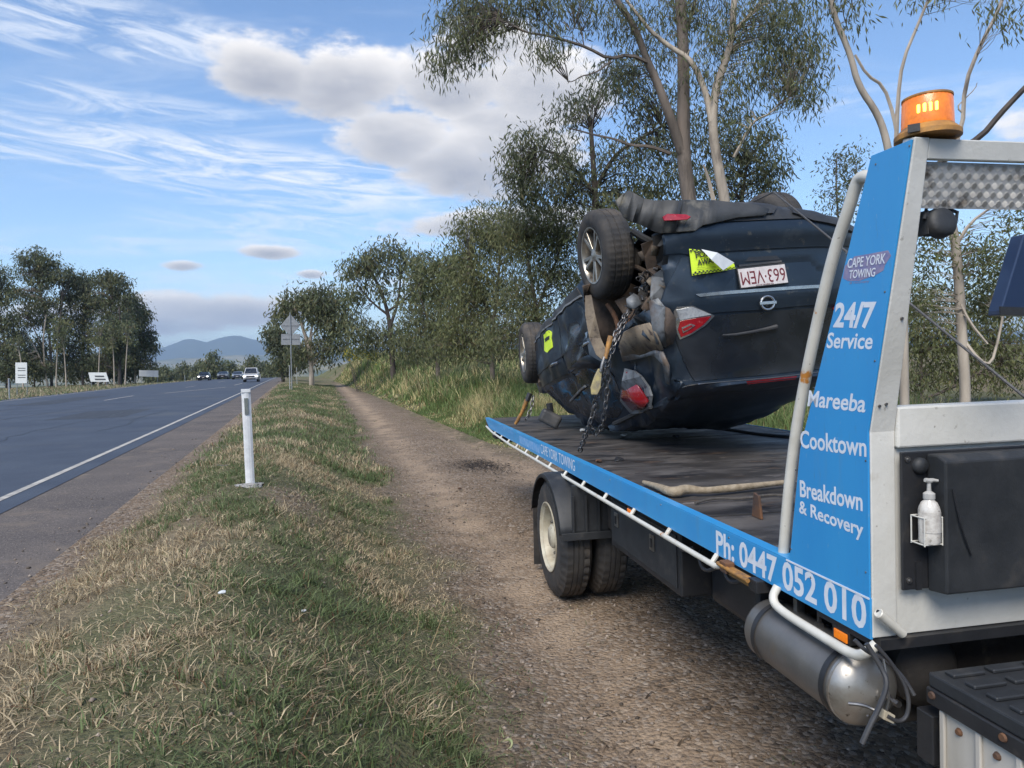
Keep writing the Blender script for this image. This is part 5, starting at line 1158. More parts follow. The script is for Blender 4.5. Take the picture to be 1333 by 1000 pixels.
tree('eucalyptus_tree', 'dense dark green eucalyptus behind the two tall trunks over the car', G1, 21,
     [([(775, 330), (776, 250), (772, 200), (768, 160)], .14, .06), ([(776, 245), (800, 200), (835, 180), (870, 160)], .07, .03), ([(776, 255), (745, 215), (715, 195), (690, 200)], .06, .02), ([(960, 330), (965, 260), (975, 200)], .09, .04)],
     [(752, 138, 30, 20, 0, .9), (800, 100, 26, 20, 0, .8), (820, 90, 30, 18, 0, .8), (845, 130, 40, 34, 0, 1.3), (880, 170, 50, 46, 0, 1.7), (815, 205, 60, 36, 0, 1.6), (700, 185, 36, 30, 0, 1.2), (676, 210, 22, 40, 0, 1.1), (690, 250, 26, 40, 0, 1.4), (735, 235, 44, 40, 0, 1.8), (940, 190, 46, 50, 0, 1.8), (985, 205, 34, 44, 0, 1.4), (1004, 225, 18, 30, 0, .7), (880, 240, 60, 30, 0, 1.5), (960, 245, 50, 26, 0, 1.3), (780, 255, 60, 26, 0, 1.3), (825, 250, 60, 30, 0, 1.2)],
     leaf=(.20, .04), ncl=26, nleaf=34, crad=.26, hue=-.35, seed=3, bk='dark')
# shrub wall and trees along the track (right of the verge)
tree('wattle_tree', 'bushy grey green wattle filling the gap left of the upturned car', G1, 23,
     [([(705, 470), (700, 420), (690, 350), (680, 300)], .12, .04), ([(700, 400), (720, 350), (735, 310)], .06, .03)],
     [(675, 300, 34, 40, 0, 1.4), (710, 330, 40, 46, 0, 1.8), (700, 290, 40, 30, 0, 1.4), (740, 300, 36, 36, 0, 1.4), (690, 380, 46, 40, 0, 1.8), (745, 360, 40, 40, 0, 1.4), (700, 430, 44, 40, 0, 1.8), (650, 440, 30, 30, 0, 1.0)],
     leaf=(.17, .035), ncl=34, nleaf=44, crad=.26, hue=.1, seed=4, bk='grey')
tree('wattle_tree', 'rounded olive wattle with drooping leaves behind the far end of the truck', G1, 26,
     [([(640, 490), (642, 430), (648, 370), (652, 320)], .12, .04), ([(642, 420), (620, 370), (610, 330)], .06, .03)],
     [(640, 290, 34, 26, 0, 1.3), (615, 310, 34, 30, 0, 1.4), (660, 320, 34, 34, 0, 1.4), (610, 360, 40, 36, 0, 1.7), (650, 380, 40, 36, 0, 1.7), (600, 410, 40, 36, 0, 1.6), (640, 440, 40, 30, 0, 1.6), (590, 450, 40, 24, 0, 1.2)],
     leaf=(.19, .04), ncl=34, nleaf=44, crad=.28, hue=.22, seed=5, bk='grey')
tree('wattle_tree', 'leaning dry leafed wattle with bare low twigs beside the tall roadside grass', G1, 32,
     [([(570, 480), (568, 430), (575, 380), (585, 340)], .13, .04), ([(568, 440), (550, 400), (545, 370)], .06, .03)],
     [(570, 345, 30, 18, 0, 1.1), (600, 345, 26, 22, 0, 1.1), (555, 370, 30, 26, 0, 1.2), (590, 385, 40, 30, 0, 1.5), (550, 410, 34, 30, 0, 1.3), (590, 430, 40, 28, 0, 1.4), (560, 450, 44, 22, 0, 1.2)],
     leaf=(.24, .055), ncl=32, nleaf=40, crad=.34, hue=.15, seed=6, bk='grey')
tree('eucalyptus_tree', 'open crowned eucalyptus with sky showing through above the yellow wildflowers', G1, 46,
     [([(512, 478), (510, 440), (505, 405), (495, 375), (480, 350)], .22, .08), ([(508, 425), (520, 390), (522, 350)], .12, .05), ([(505, 410), (485, 395), (465, 370)], .09, .04), ([(505, 405), (535, 385), (548, 360)], .09, .04)],
     [(480, 336, 24, 12, 0, .8), (512, 328, 28, 10, 0, .8), (536, 345, 22, 16, 0, .8), (460, 352, 16, 14, 0, .6), (498, 355, 34, 12, 0, .8), (540, 380, 18, 24, 0, .8), (462, 385, 16, 18, 0, .6), (490, 440, 34, 20, 0, 1.2), (530, 440, 34, 24, 0, 1.4), (500, 380, 20, 14, 0, .4), (470, 430, 20, 24, 0, .8)],
     leaf=(.34, .09), ncl=26, nleaf=34, crad=.42, hue=-.1, seed=7, bk='dark')
tree('eucalyptus_tree', 'twin pale stemmed eucalyptus rising behind the diamond road sign', G1, 62,
     [([(405, 474), (401, 450), (395, 430), (390, 412), (383, 400)], .24, .1), ([(410, 474), (406, 452), (404, 436), (408, 418)], .17, .08), ([(400, 445), (415, 425), (425, 400)], .1, .05)],
     [(383, 398, 18, 10, 0, .8), (400, 388, 24, 14, 0, 1.1), (420, 395, 22, 18, 0, 1.1), (372, 412, 14, 8, 0, .5), (425, 420, 20, 20, 0, 1.1), (408, 408, 24, 14, 0, .9), (440, 385, 14, 20, 0, .6), (438, 440, 20, 26, 0, 1.2), (420, 455, 24, 18, 0, 1.2), (390, 455, 18, 16, 0, 1), (445, 410, 12, 18, 0, .6)],
     leaf=(.45, .12), ncl=26, nleaf=32, crad=.55, hue=-.15, seed=8, bk='pale')
tree('eucalyptus_tree', 'small dark tree standing left of the road sign at the verge', G1, 80,
     [([(368, 485), (366, 465), (362, 445)], .2, .08)],
     [(356, 432, 10, 7, 0, .8), (364, 440, 12, 8, 0, .9), (372, 455, 14, 14, 0, 1.3), (358, 450, 9, 7, 0, .5), (368, 474, 16, 10, 0, 1.1), (384, 470, 14, 12, 0, 1)],
     leaf=(.5, .16), ncl=26, nleaf=30, crad=.5, hue=-.4, seed=9, bk='dark')
# seen through the headboard window and around it
tree('eucalyptus_tree', 'pale trunked eucalyptus framed by the headboard window with leaves hanging round it', G1, 12.5,
     [([(1256, 560), (1256, 510), (1252, 440), (1247, 380), (1244, 320), (1236, 280), (1222, 262), (1210, 240)], .10, .07), ([(1252, 440, .0), (1275, 470, -.2), (1290, 475, -.2), (1300, 440, -.2), (1306, 405, -.2)], .035, .02), ([(1245, 385), (1262, 420, -.2), (1285, 448, -.3)], .028, .02), ([(1244, 320), (1262, 290), (1290, 270)], .04, .02)],
     [(1200, 340, 26, 34, 0, 1.1), (1215, 300, 24, 24, 0, .8), (1190, 400, 26, 30, 0, 1.1), (1270, 340, 24, 30, 0, 1.0), (1300, 330, 24, 40, 0, 1.2), (1320, 380, 26, 40, .5, 1.1), (1225, 380, 20, 26, .4, .7), (1290, 400, 22, 22, .4, .7), (1325, 290, 20, 20, 0, .6), (1265, 390, 20, 30, .6, .8)],
     leaf=(.10, .028), ncl=24, nleaf=26, crad=.17, droop=.5, hue=.35, seed=10, bk='pale', twr=.006)
tree('bare_tree', 'bare forked grey gum limbs rising above and left of the amber beacon', G1, 11.5,
     [([(1175, 330), (1165, 250), (1155, 190), (1145, 150), (1118, 112), (1107, 70), (1086, 20), (1080, -20)], .075, .04), ([(1165, 250), (1170, 190), (1163, 150), (1150, 112), (1128, 98), (1113, 72)], .04, .02), ([(1166, 200), (1168, 130), (1175, 80), (1195, 30), (1212, -10)], .04, .02),
      ([(1172, 300, 0), (1195, 260, .3), (1228, 215, .7), (1253, 170, 1), (1256, 110, 1), (1275, 60, 1), (1300, 15, 1), (1310, -20, 1)], .05, .03), ([(1256, 150, 1), (1245, 140, 1), (1255, 130, 1), (1270, 115, 1), (1272, 108, 1)], .018, .006)],
     [(1090, 8, 26, 10, 0, .6), (1110, 30, 20, 8, 0, .3), (1105, -25, 60, 20, 0, 1.2), (1200, -10, 40, 12, 0, .6), (1300, 5, 24, 12, 0, .5), (1320, 25, 14, 14, 0, .4)],
     leaf=(.14, .024), ncl=18, nleaf=18, crad=.18, droop=1.0, seed=11, bk='pale', twr=.005, smoothp=2)
tree('bare_tree', 'dark dead limb slanting up at the right edge above the headboard', G1, 10.5,
     [([(1150, 540), (1165, 420), (1185, 300), (1200, 230), (1240, 200), (1278, 178), (1300, 150), (1320, 130), (1345, 105), (1380, 60)], .06, .04)], [(1380, 40, 30, 20, 0, 1)], leaf=(.14, .03), ncl=12, nleaf=18, crad=.2, seed=12, bk='dark', twr=.005)
tree('eucalyptus_sapling', 'thin young eucalyptus with sparse leaves left of the blue panel top', G1, 17,
     [([(1100, 560), (1098, 400), (1092, 300), (1088, 230), (1090, 200)], .05, .012), ([(1093, 300), (1110, 260), (1115, 215)], .02, .008)],
     [(1088, 215, 20, 18, 0, 1.2), (1100, 240, 24, 22, 0, 1.4), (1082, 260, 18, 20, 0, 1.0), (1110, 205, 16, 16, 0, .8), (1105, 280, 24, 24, 0, 1.3), (1115, 240, 14, 18, 0, .8), (1120, 330, 30, 40, 0, 1.5)],
     leaf=(.11, .03), ncl=14, nleaf=18, crad=.17, droop=.5, hue=.1, seed=13, bk='grey', twr=.005)
tree('wattle_tree', 'low leafy wattle behind the middle of the headboard window', G1, 19,
     [([(1200, 520), (1198, 460), (1205, 400)], .06, .02), ([(1200, 520), (1230, 510), (1300, 470), (1300, 400)], .05, .02)],
     [(1190, 440, 34, 34, 0, 1.6), (1230, 450, 34, 34, 0, 1.6), (1280, 440, 34, 34, 0, 1.6), (1325, 450, 34, 34, 0, 1.6), (1180, 390, 26, 34, 0, 1.2), (1240, 400, 30, 30, 0, 1), (1300, 385, 34, 34, 0, 1.3), (1210, 490, 50, 16, 0, 1.4), (1300, 490, 50, 16, 0, 1.4)],
     leaf=(.16, .04), ncl=26, nleaf=30, crad=.28, hue=.35, seed=14, bk='grey')
tree('wattle_tree', 'dark bushy wattle standing behind the tailgate of the wrecked car', G1, 20,
     [([(860, 520), (855, 420), (850, 340)], .1, .04), ([(1010, 520), (1010, 420), (1000, 340)], .08, .03)],
     [(800, 300, 44, 30, 0, 1.6), (850, 320, 50, 40, 0, 1.6), (780, 380, 44, 44, 0, 1.6), (860, 420, 60, 60, 0, 1.8), (980, 340, 60, 50, 0, 1.8), (960, 430, 70, 60, 0, 1.8), (1040, 440, 60, 60, 0, 1.8), (820, 275, 40, 16, 0, 1.2), (1050, 380, 40, 40, 0, 1)],
     leaf=(.18, .045), ncl=24, nleaf=32, crad=.3, hue=.05, seed=15, bk='grey')
# stand across the road, 110 m off
G2 = 'gum trees standing in a group across the road'
def lt(label, seed, Y, tr, bl, bk='grey', hue=-.2):
    tree('gum_tree', label, G2, Y, tr, bl, leaf=(.55, .16), ncl=36, nleaf=28, crad=.52, hue=hue, seed=seed, bk=bk, twr=.05, droop=.7)
lt('tallest gum with an open top in the middle of the group across the road', 20, 112, [([(67, 503), (66, 470), (64, 430), (55, 390), (48, 350)], .28, .1), ([(66, 460), (78, 420), (82, 380)], .17, .08), ([(64, 470), (50, 440), (35, 410)], .14, .06)],
   [(45, 335, 22, 12, 0, 1), (62, 342, 16, 12, 0, .8), (35, 355, 18, 12, 0, .8), (55, 365, 24, 14, 0, 1), (78, 355, 16, 12, 0, .8), (30, 385, 20, 16, 0, 1), (62, 395, 24, 18, 0, 1.4), (40, 415, 20, 16, 0, 1), (75, 425, 20, 20, 0, 1.2), (50, 450, 18, 14, 0, .8)])
lt('gum tree with a cut edge crown at the far left picture border across the road', 21, 105, [([(12, 500), (8, 460), (2, 420), (-5, 380)], .25, .1)],
   [(-5, 360, 16, 14, 0, 1), (5, 385, 16, 18, 0, 1.1), (-12, 400, 24, 24, 0, 1), (8, 420, 16, 18, 0, 1.1), (0, 450, 20, 16, 0, 1), (20, 470, 18, 14, 0, 1), (8, 480, 20, 12, 0, 1)])
lt('gum tree with two white stems beside the white board sign', 22, 108, [([(62, 503), (58, 475), (56, 440), (60, 410)], .2, .08), ([(58, 480), (45, 450), (30, 430)], .12, .06)],
   [(25, 440, 16, 12, 0, .8), (35, 465, 20, 12, 0, 1), (55, 480, 18, 10, 0, .8), (20, 475, 16, 12, 0, .8)], bk='pale')
lt('dark dense gum right of the tallest tree across the road', 23, 115, [([(108, 500), (107, 460), (108, 420), (112, 385)], .25, .1), ([(107, 455), (95, 420), (90, 395)], .14, .07)],
   [(92, 362, 16, 12, 0, .9), (112, 370, 20, 14, 0, 1.2), (98, 385, 22, 16, 0, 1.3), (120, 395, 24, 18, 0, 1.4), (100, 415, 24, 18, 0, 1.4), (115, 440, 24, 20, 0, 1.4), (92, 455, 22, 16, 0, 1.2), (112, 475, 22, 14, 0, 1.1)], hue=-.45)
lt('broad gum with feathery outer leaves left of the small tree group end', 24, 113, [([(138, 498), (140, 460), (142, 420), (150, 380)], .25, .1), ([(140, 450), (155, 420), (165, 390)], .14, .07)],
   [(140, 362, 18, 12, 0, 1), (155, 372, 18, 14, 0, 1), (135, 385, 22, 16, 0, 1.1), (165, 395, 16, 14, 0, .9), (145, 410, 24, 18, 0, 1.3), (170, 415, 16, 14, 0, .8), (135, 440, 22, 18, 0, 1.3), (145, 470, 22, 14, 0, 1.2)])
lt('rightmost gum of the group, dark low crown beside the open sky', 25, 118, [([(176, 497), (177, 465), (182, 440), (186, 420)], .22, .09), ([(177, 470), (172, 440), (165, 420)], .12, .06)],
   [(176, 395, 13, 12, 0, .9), (184, 412, 12, 12, 0, .9), (172, 425, 18, 14, 0, 1.1), (190, 435, 11, 12, 0, .8), (180, 450, 20, 14, 0, 1.3), (196, 452, 9, 9, 0, .6), (185, 472, 16, 14, 0, 1.1), (165, 465, 16, 16, 0, 1.1)], bk='pale', hue=-.4)
lt('slim black stemmed gum standing behind the white slanted sign', 26, 104, [([(156, 496), (156, 470), (157, 430), (155, 400)], .3, .12)], [(155, 420, 16, 14, 0, .8), (156, 440, 18, 16, 0, 1), (152, 460, 16, 12, 0, .8), (128, 470, 16, 12, 0, .8)], bk='dark', hue=-.5)
for i, (px, rx) in enumerate([(8, 26), (45, 24), (86, 22), (122, 22), (158, 20)]):
    tree('scrub_bush', ['low dark scrub under the far left border gum', 'low scrub behind the upright white board', 'low scrub between the white board and the slanted sign', 'low scrub right behind the slanted white sign', 'low scrub left of the wide pale sign'][i], 'scrub below the gum trees across the road', 122, [([(px, 500), (px, 488)], .15, .1)],
         [(px, 486, rx, 10, 0, 1.6), (px-rx*.5, 474, rx*.6, 12, 0, 1), (px+rx*.5, 476, rx*.6, 12, 0, 1)], leaf=(.6, .2), ncl=20, nleaf=26, crad=.6, hue=-.3, seed=60+i, bk='dark', twigs=False)
for i, (px, top, ln_) in enumerate([(73, 425, 3), (86, 440, -4), (128, 430, 3), (163, 430, 4), (149, 440, -3), (30, 445, -8)]):
    tree('gum_sapling', ['thin white stemmed gum sapling right of the upright board', 'leaning white gum sapling between the board and the slanted sign', 'white gum stem just behind the slanted sign', 'white gum stem left of the wide pale sign', 'thin pale gum stem between the two small signs', 'forked pale sapling left of the upright board'][i], 'saplings among the gum trees across the road', 101, [([(px, 500), (px+ln_*.3, 470), (px+ln_, top)], .13, .06)],
         [(px+ln_, top-4, 9, 8, 0, .8), (px+ln_*1.6, top+10, 8, 8, 0, .5)], leaf=(.5, .14), ncl=14, nleaf=22, crad=.5, hue=.1, seed=70+i, bk='pale', twr=.03)
# far belt of trees beyond the crest
G3 = 'far trees beyond the crest of the road'
far = [(215, 488, 240, 9, 10, 'low far tree just right of the roadside tree group'), (238, 486, 260, 11, 12, 'second low far tree behind the small roadside sign'), (262, 484, 250, 12, 14, 'far tree behind the oncoming dark car'), (278, 480, 230, 14, 22, 'tallest of the far trees left of the white car'), (300, 484, 250, 12, 13, 'low far tree directly left of the white car'),
       (328, 481, 240, 12, 18, 'pointed far tree behind the white oncoming car'), (345, 484, 230, 11, 14, 'far tree between the white car and the road sign'), (358, 486, 200, 10, 12, 'nearest far tree at the right kerb side crest'), (200, 490, 220, 8, 8, 'smallest far bush beside the gum group')]
for i, (px, py, Y, rx, h, lab) in enumerate(far):
    tree('far_tree', lab, G3, Y, [([(px, py+12), (px, py-2), (px+1, py-h*.7)], .2, .1)], [(px, py-h*.62, rx*.6, h*.4, 0, .8), (px-rx*.5, py-h*.1, rx*.6, h*.45, 0, 1), (px+rx*.5, py, rx*.6, h*.45, 0, 1), (px, py+h*.4, rx, h*.4, 0, 1.2)], leaf=(1.1, .4), ncl=16, nleaf=26, crad=.9, hue=-.1, seed=40+i, bk='dark', twigs=False)
far_r = [(420, 470, 90, 26, 22), (455, 462, 85, 26, 24), (520, 462, 60, 34, 26), (575, 465, 50, 34, 24)]

# ------------------------------------------------------------------ grass
def in_frustum(x, y, z, m=40):
    vx, vy, vz = x, y, z-CZ; f = vx*_f.x+vy*_f.y+vz*_f.z; u = vx*_R.x+vy*_R.y+vz*_R.z; v = vx*_U.x+vy*_U.y+vz*_U.z
    f_ = np.maximum(f, .01); return (f > .3) & (np.abs(u/f_*F) < 666+m*3) & (v/f_*F > -500-m*3)
def blades(name, t, s, h, wd, lean, cols, drop=0.0, lift=0.0):
    x, y = r2w(t, s); z = ground_z(x, y); ok = in_frustum(x, y, z)
    x, y, z, h, wd, lean, cols = x[ok], y[ok], z[ok], h[ok], wd[ok], lean[ok], cols[ok]; n = len(x)
    a = RNG.uniform(0, 2*math.pi, n); b = RNG.uniform(0, 2*math.pi, n)
    wx, wy = np.cos(b)*wd/2, np.sin(b)*wd/2; lx, ly = np.cos(a)*lean, np.sin(a)*lean
    hz = np.sqrt(np.maximum(1-lean**2, .01)); z0 = z-.008+lift
    p0 = np.stack([x-wx, y-wy, z0], -1); p1 = np.stack([x+wx, y+wy, z0], -1)
    mx, my, mz = x+lx*h*.42, y+ly*h*.42, z0+hz*h*.55
    p2 = np.stack([mx+wx*.8, my+wy*.8, mz], -1); p3 = np.stack([mx-wx*.8, my-wy*.8, mz], -1)
    p4 = np.stack([x+lx*h*1.15, y+ly*h*1.15, z0+hz*h*(1-drop)*.98], -1)
    V = np.stack([p0, p1, p2, p3, p4], 1).reshape(-1, 3); i = np.arange(n)*5
    fl = np.stack([i, i+1, i+2, i+3, i+3, i+2, i+4], -1).ravel(); lc = np.tile([4, 3], n)
    c = np.repeat(cols, 5, 0)
    o = np_mesh(name, V, fl, lc, M_blade, c); return o, n
def gcolour(n, t, s, dryb):
    g1 = np.array([.085, .125, .045]); g2 = np.array([.19, .23, .11]); d1 = np.array([.60, .50, .33]); d2 = np.array([.34, .255, .155]); r = np.array([.17, .095, .055])
    pn = fbm(t*1.1, s*.9, 31); p = np.clip((pn-.5)*3+dryb+.10, 0, .95); k = RNG.random(n)
    m = RNG.random((n, 1)); green = g1*(1-m)+g2*m; dry = d1*m+d2*(1-m)
    c = np.where((k < p)[:, None], dry, green); kk = RNG.random(n) < .06; c = np.where(kk[:, None], r, c)
    return c*RNG.uniform(.55, 1.35, (n, 1))
def verge_density(t, s):
    e = edge_l(s); w1 = (fbm(t*1.3, s*1.3, 21)-.5)*.9
    m = sst(-1.75, -1.25, t+w1*.7)*sst(e+.35, e-.05, t+w1)
    bare = np.exp(-(((t+.1)/.6)**2+((s-7.3)/1.2)**2))
    patch_ = sst(.32, .5, fbm(t*3, s*3, 55))*(.45+.55*sst(.36, .5, fbm(t*9, s*9, 58)))
    return m*(1-.85*bare)*(.22+.78*patch_)
def scatter(n, s0, s1, power=1.6, t0=-2.0, t1=3.5):
    u = RNG.random(n); s = s0+(s1-s0)*u**power; t = RNG.uniform(t0, t1, n); return t, s
n = 300000; t, s = scatter(n, .6, 13, 1.5, -2.0, 1.9); keep = RNG.random(n) < verge_density(t, s); t, s = t[keep], s[keep]; n = len(t); flat_ = RNG.random(n) < .62
dryb = .40+.35*sst(-.3, -1.4, t)+.25*(flat_*1.0)+.3*np.exp(-((s-6.5)/2.2)**2)-.25*sst(8, 11, s)
hh = RNG.uniform(.015, .055, n)*(1+.9*sst(.5, .7, fbm(t*2.2, s*2.2, 77))); flat = flat_
lean = np.where(flat, RNG.uniform(.8, .99, n), RNG.uniform(.15, .8, n))
o, k1 = blades('verge_grass', t, s, np.where(flat, hh*1.7, hh), RNG.uniform(.0028, .0068, n)*(1+.03*s), lean, gcolour(n, t, s, dryb), .15)
tag(o, 'mown green and straw coloured grass on the bank beside the road', 'grass', kind='stuff')
n = 160000; t, s = scatter(n, 11, 70, 1.5, -2.0, 5.0); keep = RNG.random(n) < verge_density(t, s)*.9; t, s = t[keep], s[keep]; n = len(t)
o, k2 = blades('verge_grass', t, s, RNG.uniform(.06, .16, n), RNG.uniform(.006, .014, n)*(1+s/40), RNG.uniform(.15, .85, n), gcolour(n, t, s, .22-.25*sst(-.8, .4, t)), .1)
tag(o, 'longer green grass on the bank further along the road', 'grass', kind='stuff')
# upright tufts and stalks near the camera
tt = []; ss_ = []; 
for _ in range(900):
    a, b = scatter(1, .8, 12, 1.3, -1.5, 1.2); k = RNG.integers(14, 34); tt.append(a+RNG.normal(0, .025, k)); ss_.append(b+RNG.normal(0, .025, k))
t, s = np.concatenate(tt), np.concatenate(ss_); keep = verge_density(t, s) > .3; t, s = t[keep], s[keep]; n = len(t)
o, k3 = blades('grass_tufts', t, s, RNG.uniform(.04, .13, n), RNG.uniform(.004, .008, n), RNG.uniform(.1, .85, n), gcolour(n, t, s, .3), .12)
tag(o, 'taller grass tufts standing out of the mown verge', 'grass', kind='stuff')
# straw on the shoulder, along the wheel rut and on the track
n = 60000; t, s = scatter(n, .8, 16, 1.6, -2.3, 6.5); e = edge_l(s)
pk = np.where(t < -1.4, .7*sst(-2.2, -1.7, t), np.where(t > e, .10+.5*np.exp(-((t-e)/.35)**2)+.25*sst(.55, .7, fbm(t*2, s*2, 91)), .4))
keep = RNG.random(n) < pk; t, s = t[keep], s[keep]; n = len(t); cc = gcolour(n, t, s, 1.0)*np.where(RNG.random((n, 1)) < .35, .45, .9)
o, k4 = blades('dry_clippings', t, s, RNG.uniform(.015, .06, n), RNG.uniform(.0015, .0035, n), RNG.uniform(.96, .995, n), cc, .5, .010)
tag(o, 'dry straw clippings scattered over the gravel and the shoulder', 'straw', kind='stuff')
# weeds creeping onto the track
tt = []; ss_ = []
for _ in range(520):
    b = 1.0+24*RNG.random()**1.4; side = RNG.random(); a = edge_l(b)+abs(RNG.normal(0, .28)) if side < .62 else (edge_r(b)-abs(RNG.normal(0, .5)) if side < .9 else RNG.uniform(edge_l(b), edge_r(b)))
    k = RNG.integers(10, 40); r_ = RNG.uniform(.02, .10); tt.append(a+RNG.normal(0, r_, k)); ss_.append(b+RNG.normal(0, r_*1.5, k))
t, s = np.concatenate(tt), np.concatenate(ss_); n = len(t); o, k8 = blades('track_weeds', t, s, RNG.uniform(.015, .06, n), RNG.uniform(.003, .007, n), RNG.uniform(.5, .97, n), gcolour(n, t, s, .25), .2)
tag(o, 'small weeds and grass runners creeping over the edges of the gravel track', 'weeds', kind='stuff')
# bark and leaf litter
n = 16000; t, s = scatter(n, .8, 20, 1.5, -.5, 6.5); e = edge_l(s); keep = (t > e) & (RNG.random(n) < .15+.8*sst(.5, .66, fbm(t*1.3, s*1.0, 47))); t, s = t[keep], s[keep]; n = len(t)
o, k9 = blades('leaf_litter', t, s, RNG.uniform(.02, .09, n), RNG.uniform(.005, .014, n), RNG.uniform(.95, .995, n), np.array([.11, .08, .055])*RNG.uniform(.4, 2.2, (n, 1)), .5, .010)
tag(o, 'brown leaf and bark litter scattered over the gravel track', 'leaf litter', kind='stuff')
p_ = onz(628, 604, .05); t0_, s0_ = w2r(p_.x, p_.y); n = 1500; t = t0_+RNG.normal(0, .28, n); s = s0_+RNG.normal(0, .45, n)
o, k10 = blades('bark_litter', t, s, RNG.uniform(.03, .10, n), RNG.uniform(.008, .02, n), RNG.uniform(.95, .995, n), np.array([.045, .038, .034])*RNG.uniform(.5, 1.8, (n, 1)), .5, .008)
tag(o, 'patch of dark shredded bark on the track behind the truck wheel', 'bark litter', kind='stuff')
# tall grass beyond the track
def tall(n, s0, s1, w, name, label, hmin, hmax, dryb, power=1.4, t_off=0.0, wdt=.012):
    u = RNG.random(n); s = s0+(s1-s0)*u**power; e = edge_r(s); t = e+t_off+RNG.random(n)**1.3*w
    cl = fbm(t*.8, s*.8, 61); keep = RNG.random(n) < .35+.65*sst(.35, .6, cl); t, s, cl = t[keep], s[keep], cl[keep]; e = edge_r(s); n = len(t)
    hgt_ = RNG.uniform(hmin, hmax, n)*sst(-.1, 1.6, t-e)*(.5+cl)
    o, k = blades(name, t, s, np.maximum(hgt_, .07), np.full(n, wdt)*(1+s/50), RNG.uniform(.05, .55, n), gcolour(n, t, s, dryb)*np.array([1.05, 1.12, .9]), .12); tag(o, label, 'grass', kind='stuff'); return k
k5 = tall(110000, 6, 26, 9, 'tall_grass', 'tall green grass growing beyond the gravel track behind the truck', .25, .8, .02, 1.2)
k6 = tall(90000, 24, 95, 22, 'tall_grass', 'tall pale green roadside grass below the trees down the track', .4, 1.1, .22, 1.3, 0, .022)
n = 30000; t = -RNG.uniform(17.2, 40, n); s = RNG.uniform(45, 140, n); o, k7 = blades('paddock_grass', t, s, RNG.uniform(.1, .45, n), np.full(n, .05), RNG.uniform(.1, .6, n), gcolour(n, t, s, .35), .1); tag(o, 'grass along the far side of the road below the gum trees', 'grass', kind='stuff')
print('BLADES', k1, k2, k3, k4, k5, k6, k7)
# loose stones on track and shoulder
n = 34000; t, s = scatter(n, .8, 17, 1.6, -2.6, 6.0); e = edge_l(s)
pk = np.where(t < -1.5, .30*sst(-2.6, -1.8, t), np.where(t > e-.05, .8, .12)); pk = np.maximum(pk, .9*np.exp(-(((t+.1)/.6)**2+((s-7.3)/1.2)**2)))
keep = RNG.random(n) < pk; t, s = t[keep], s[keep]; x, y = r2w(t, s); z = ground_z(x, y); z = np.where(t < -1.75, road_z(s)-.004, z); ok = in_frustum(x, y, z); x, y, z, t, s = x[ok], y[ok], z[ok], t[ok], s[ok]; n = len(x)
oct_ = np.array([[1, 0, 0], [0, 1, 0], [-1, 0, 0], [0, -1, 0], [0, 0, .7], [0, 0, -.7]], float); r = .004+.016*RNG.random(n)**3.5
V = oct_[None]*r[:, None, None]*RNG.uniform(.6, 1.3, (n, 6, 1)); an = RNG.uniform(0, 6.28, n); ca, sa = np.cos(an)[:, None], np.sin(an)[:, None]
V = np.stack([V[..., 0]*ca-V[..., 1]*sa, V[..., 0]*sa+V[..., 1]*ca, V[..., 2]], -1)+np.stack([x, y, z+r*.25], -1)[:, None]
fo_ = np.array([[0, 1, 4], [1, 2, 4], [2, 3, 4], [3, 0, 4], [1, 0, 5], [2, 1, 5], [3, 2, 5], [0, 3, 5]]); fl = (np.arange(n)[:, None, None]*6+fo_[None]).ravel()
cs = np.array([.17, .14, .115])*RNG.uniform(.35, 2.0, (n, 1))*np.array([1, 1, 1])
o = np_mesh('gravel', V.reshape(-1, 3), fl, np.full(n*8, 3), attr_mat('stone', .9, 0, .2), np.repeat(cs, 6, 0)); tag(o, 'loose gravel stones on the track and road shoulder', 'gravel', kind='stuff')

# yellow wildflowers far along the track
n = 900; px_ = RNG.uniform(448, 492, n); Pn = [at(a, 459+RNG.normal(0, 4.0)+abs(a-470)*.1, 50+RNG.uniform(-3, 3)) for a in px_]
Cn = np.array([tuple(p) for p in Pn]); c0 = Cn.mean(0); fw = empty('flowering_bush', tuple((c0[0], c0[1], gz(c0[0], c0[1])))); tag(fw, 'bush with small yellow flowers at the end of the gravel track', 'bush')
o0 = np.array([c0[0], c0[1], gz(c0[0], c0[1])]); colf = np.where(RNG.random((n, 1)) < .3, np.array([.42, .34, .04]), np.array([.09, .11, .035]))
leaf_mesh('leaves', Cn-o0, RNG.normal(size=(n, 3)), RNG.normal(size=(n, 3)), np.full((n, 2), .16)*np.array([1, .6]), colf, fw)
stb = MB()
for _ in range(14): q = Cn[RNG.integers(0, n)]-o0; stb.tube([(q[0]*.3, q[1]*.3, -.05), tuple(q*.6), tuple(q)], .015, 4)
stb.build('stems', bark('dark'), fw)

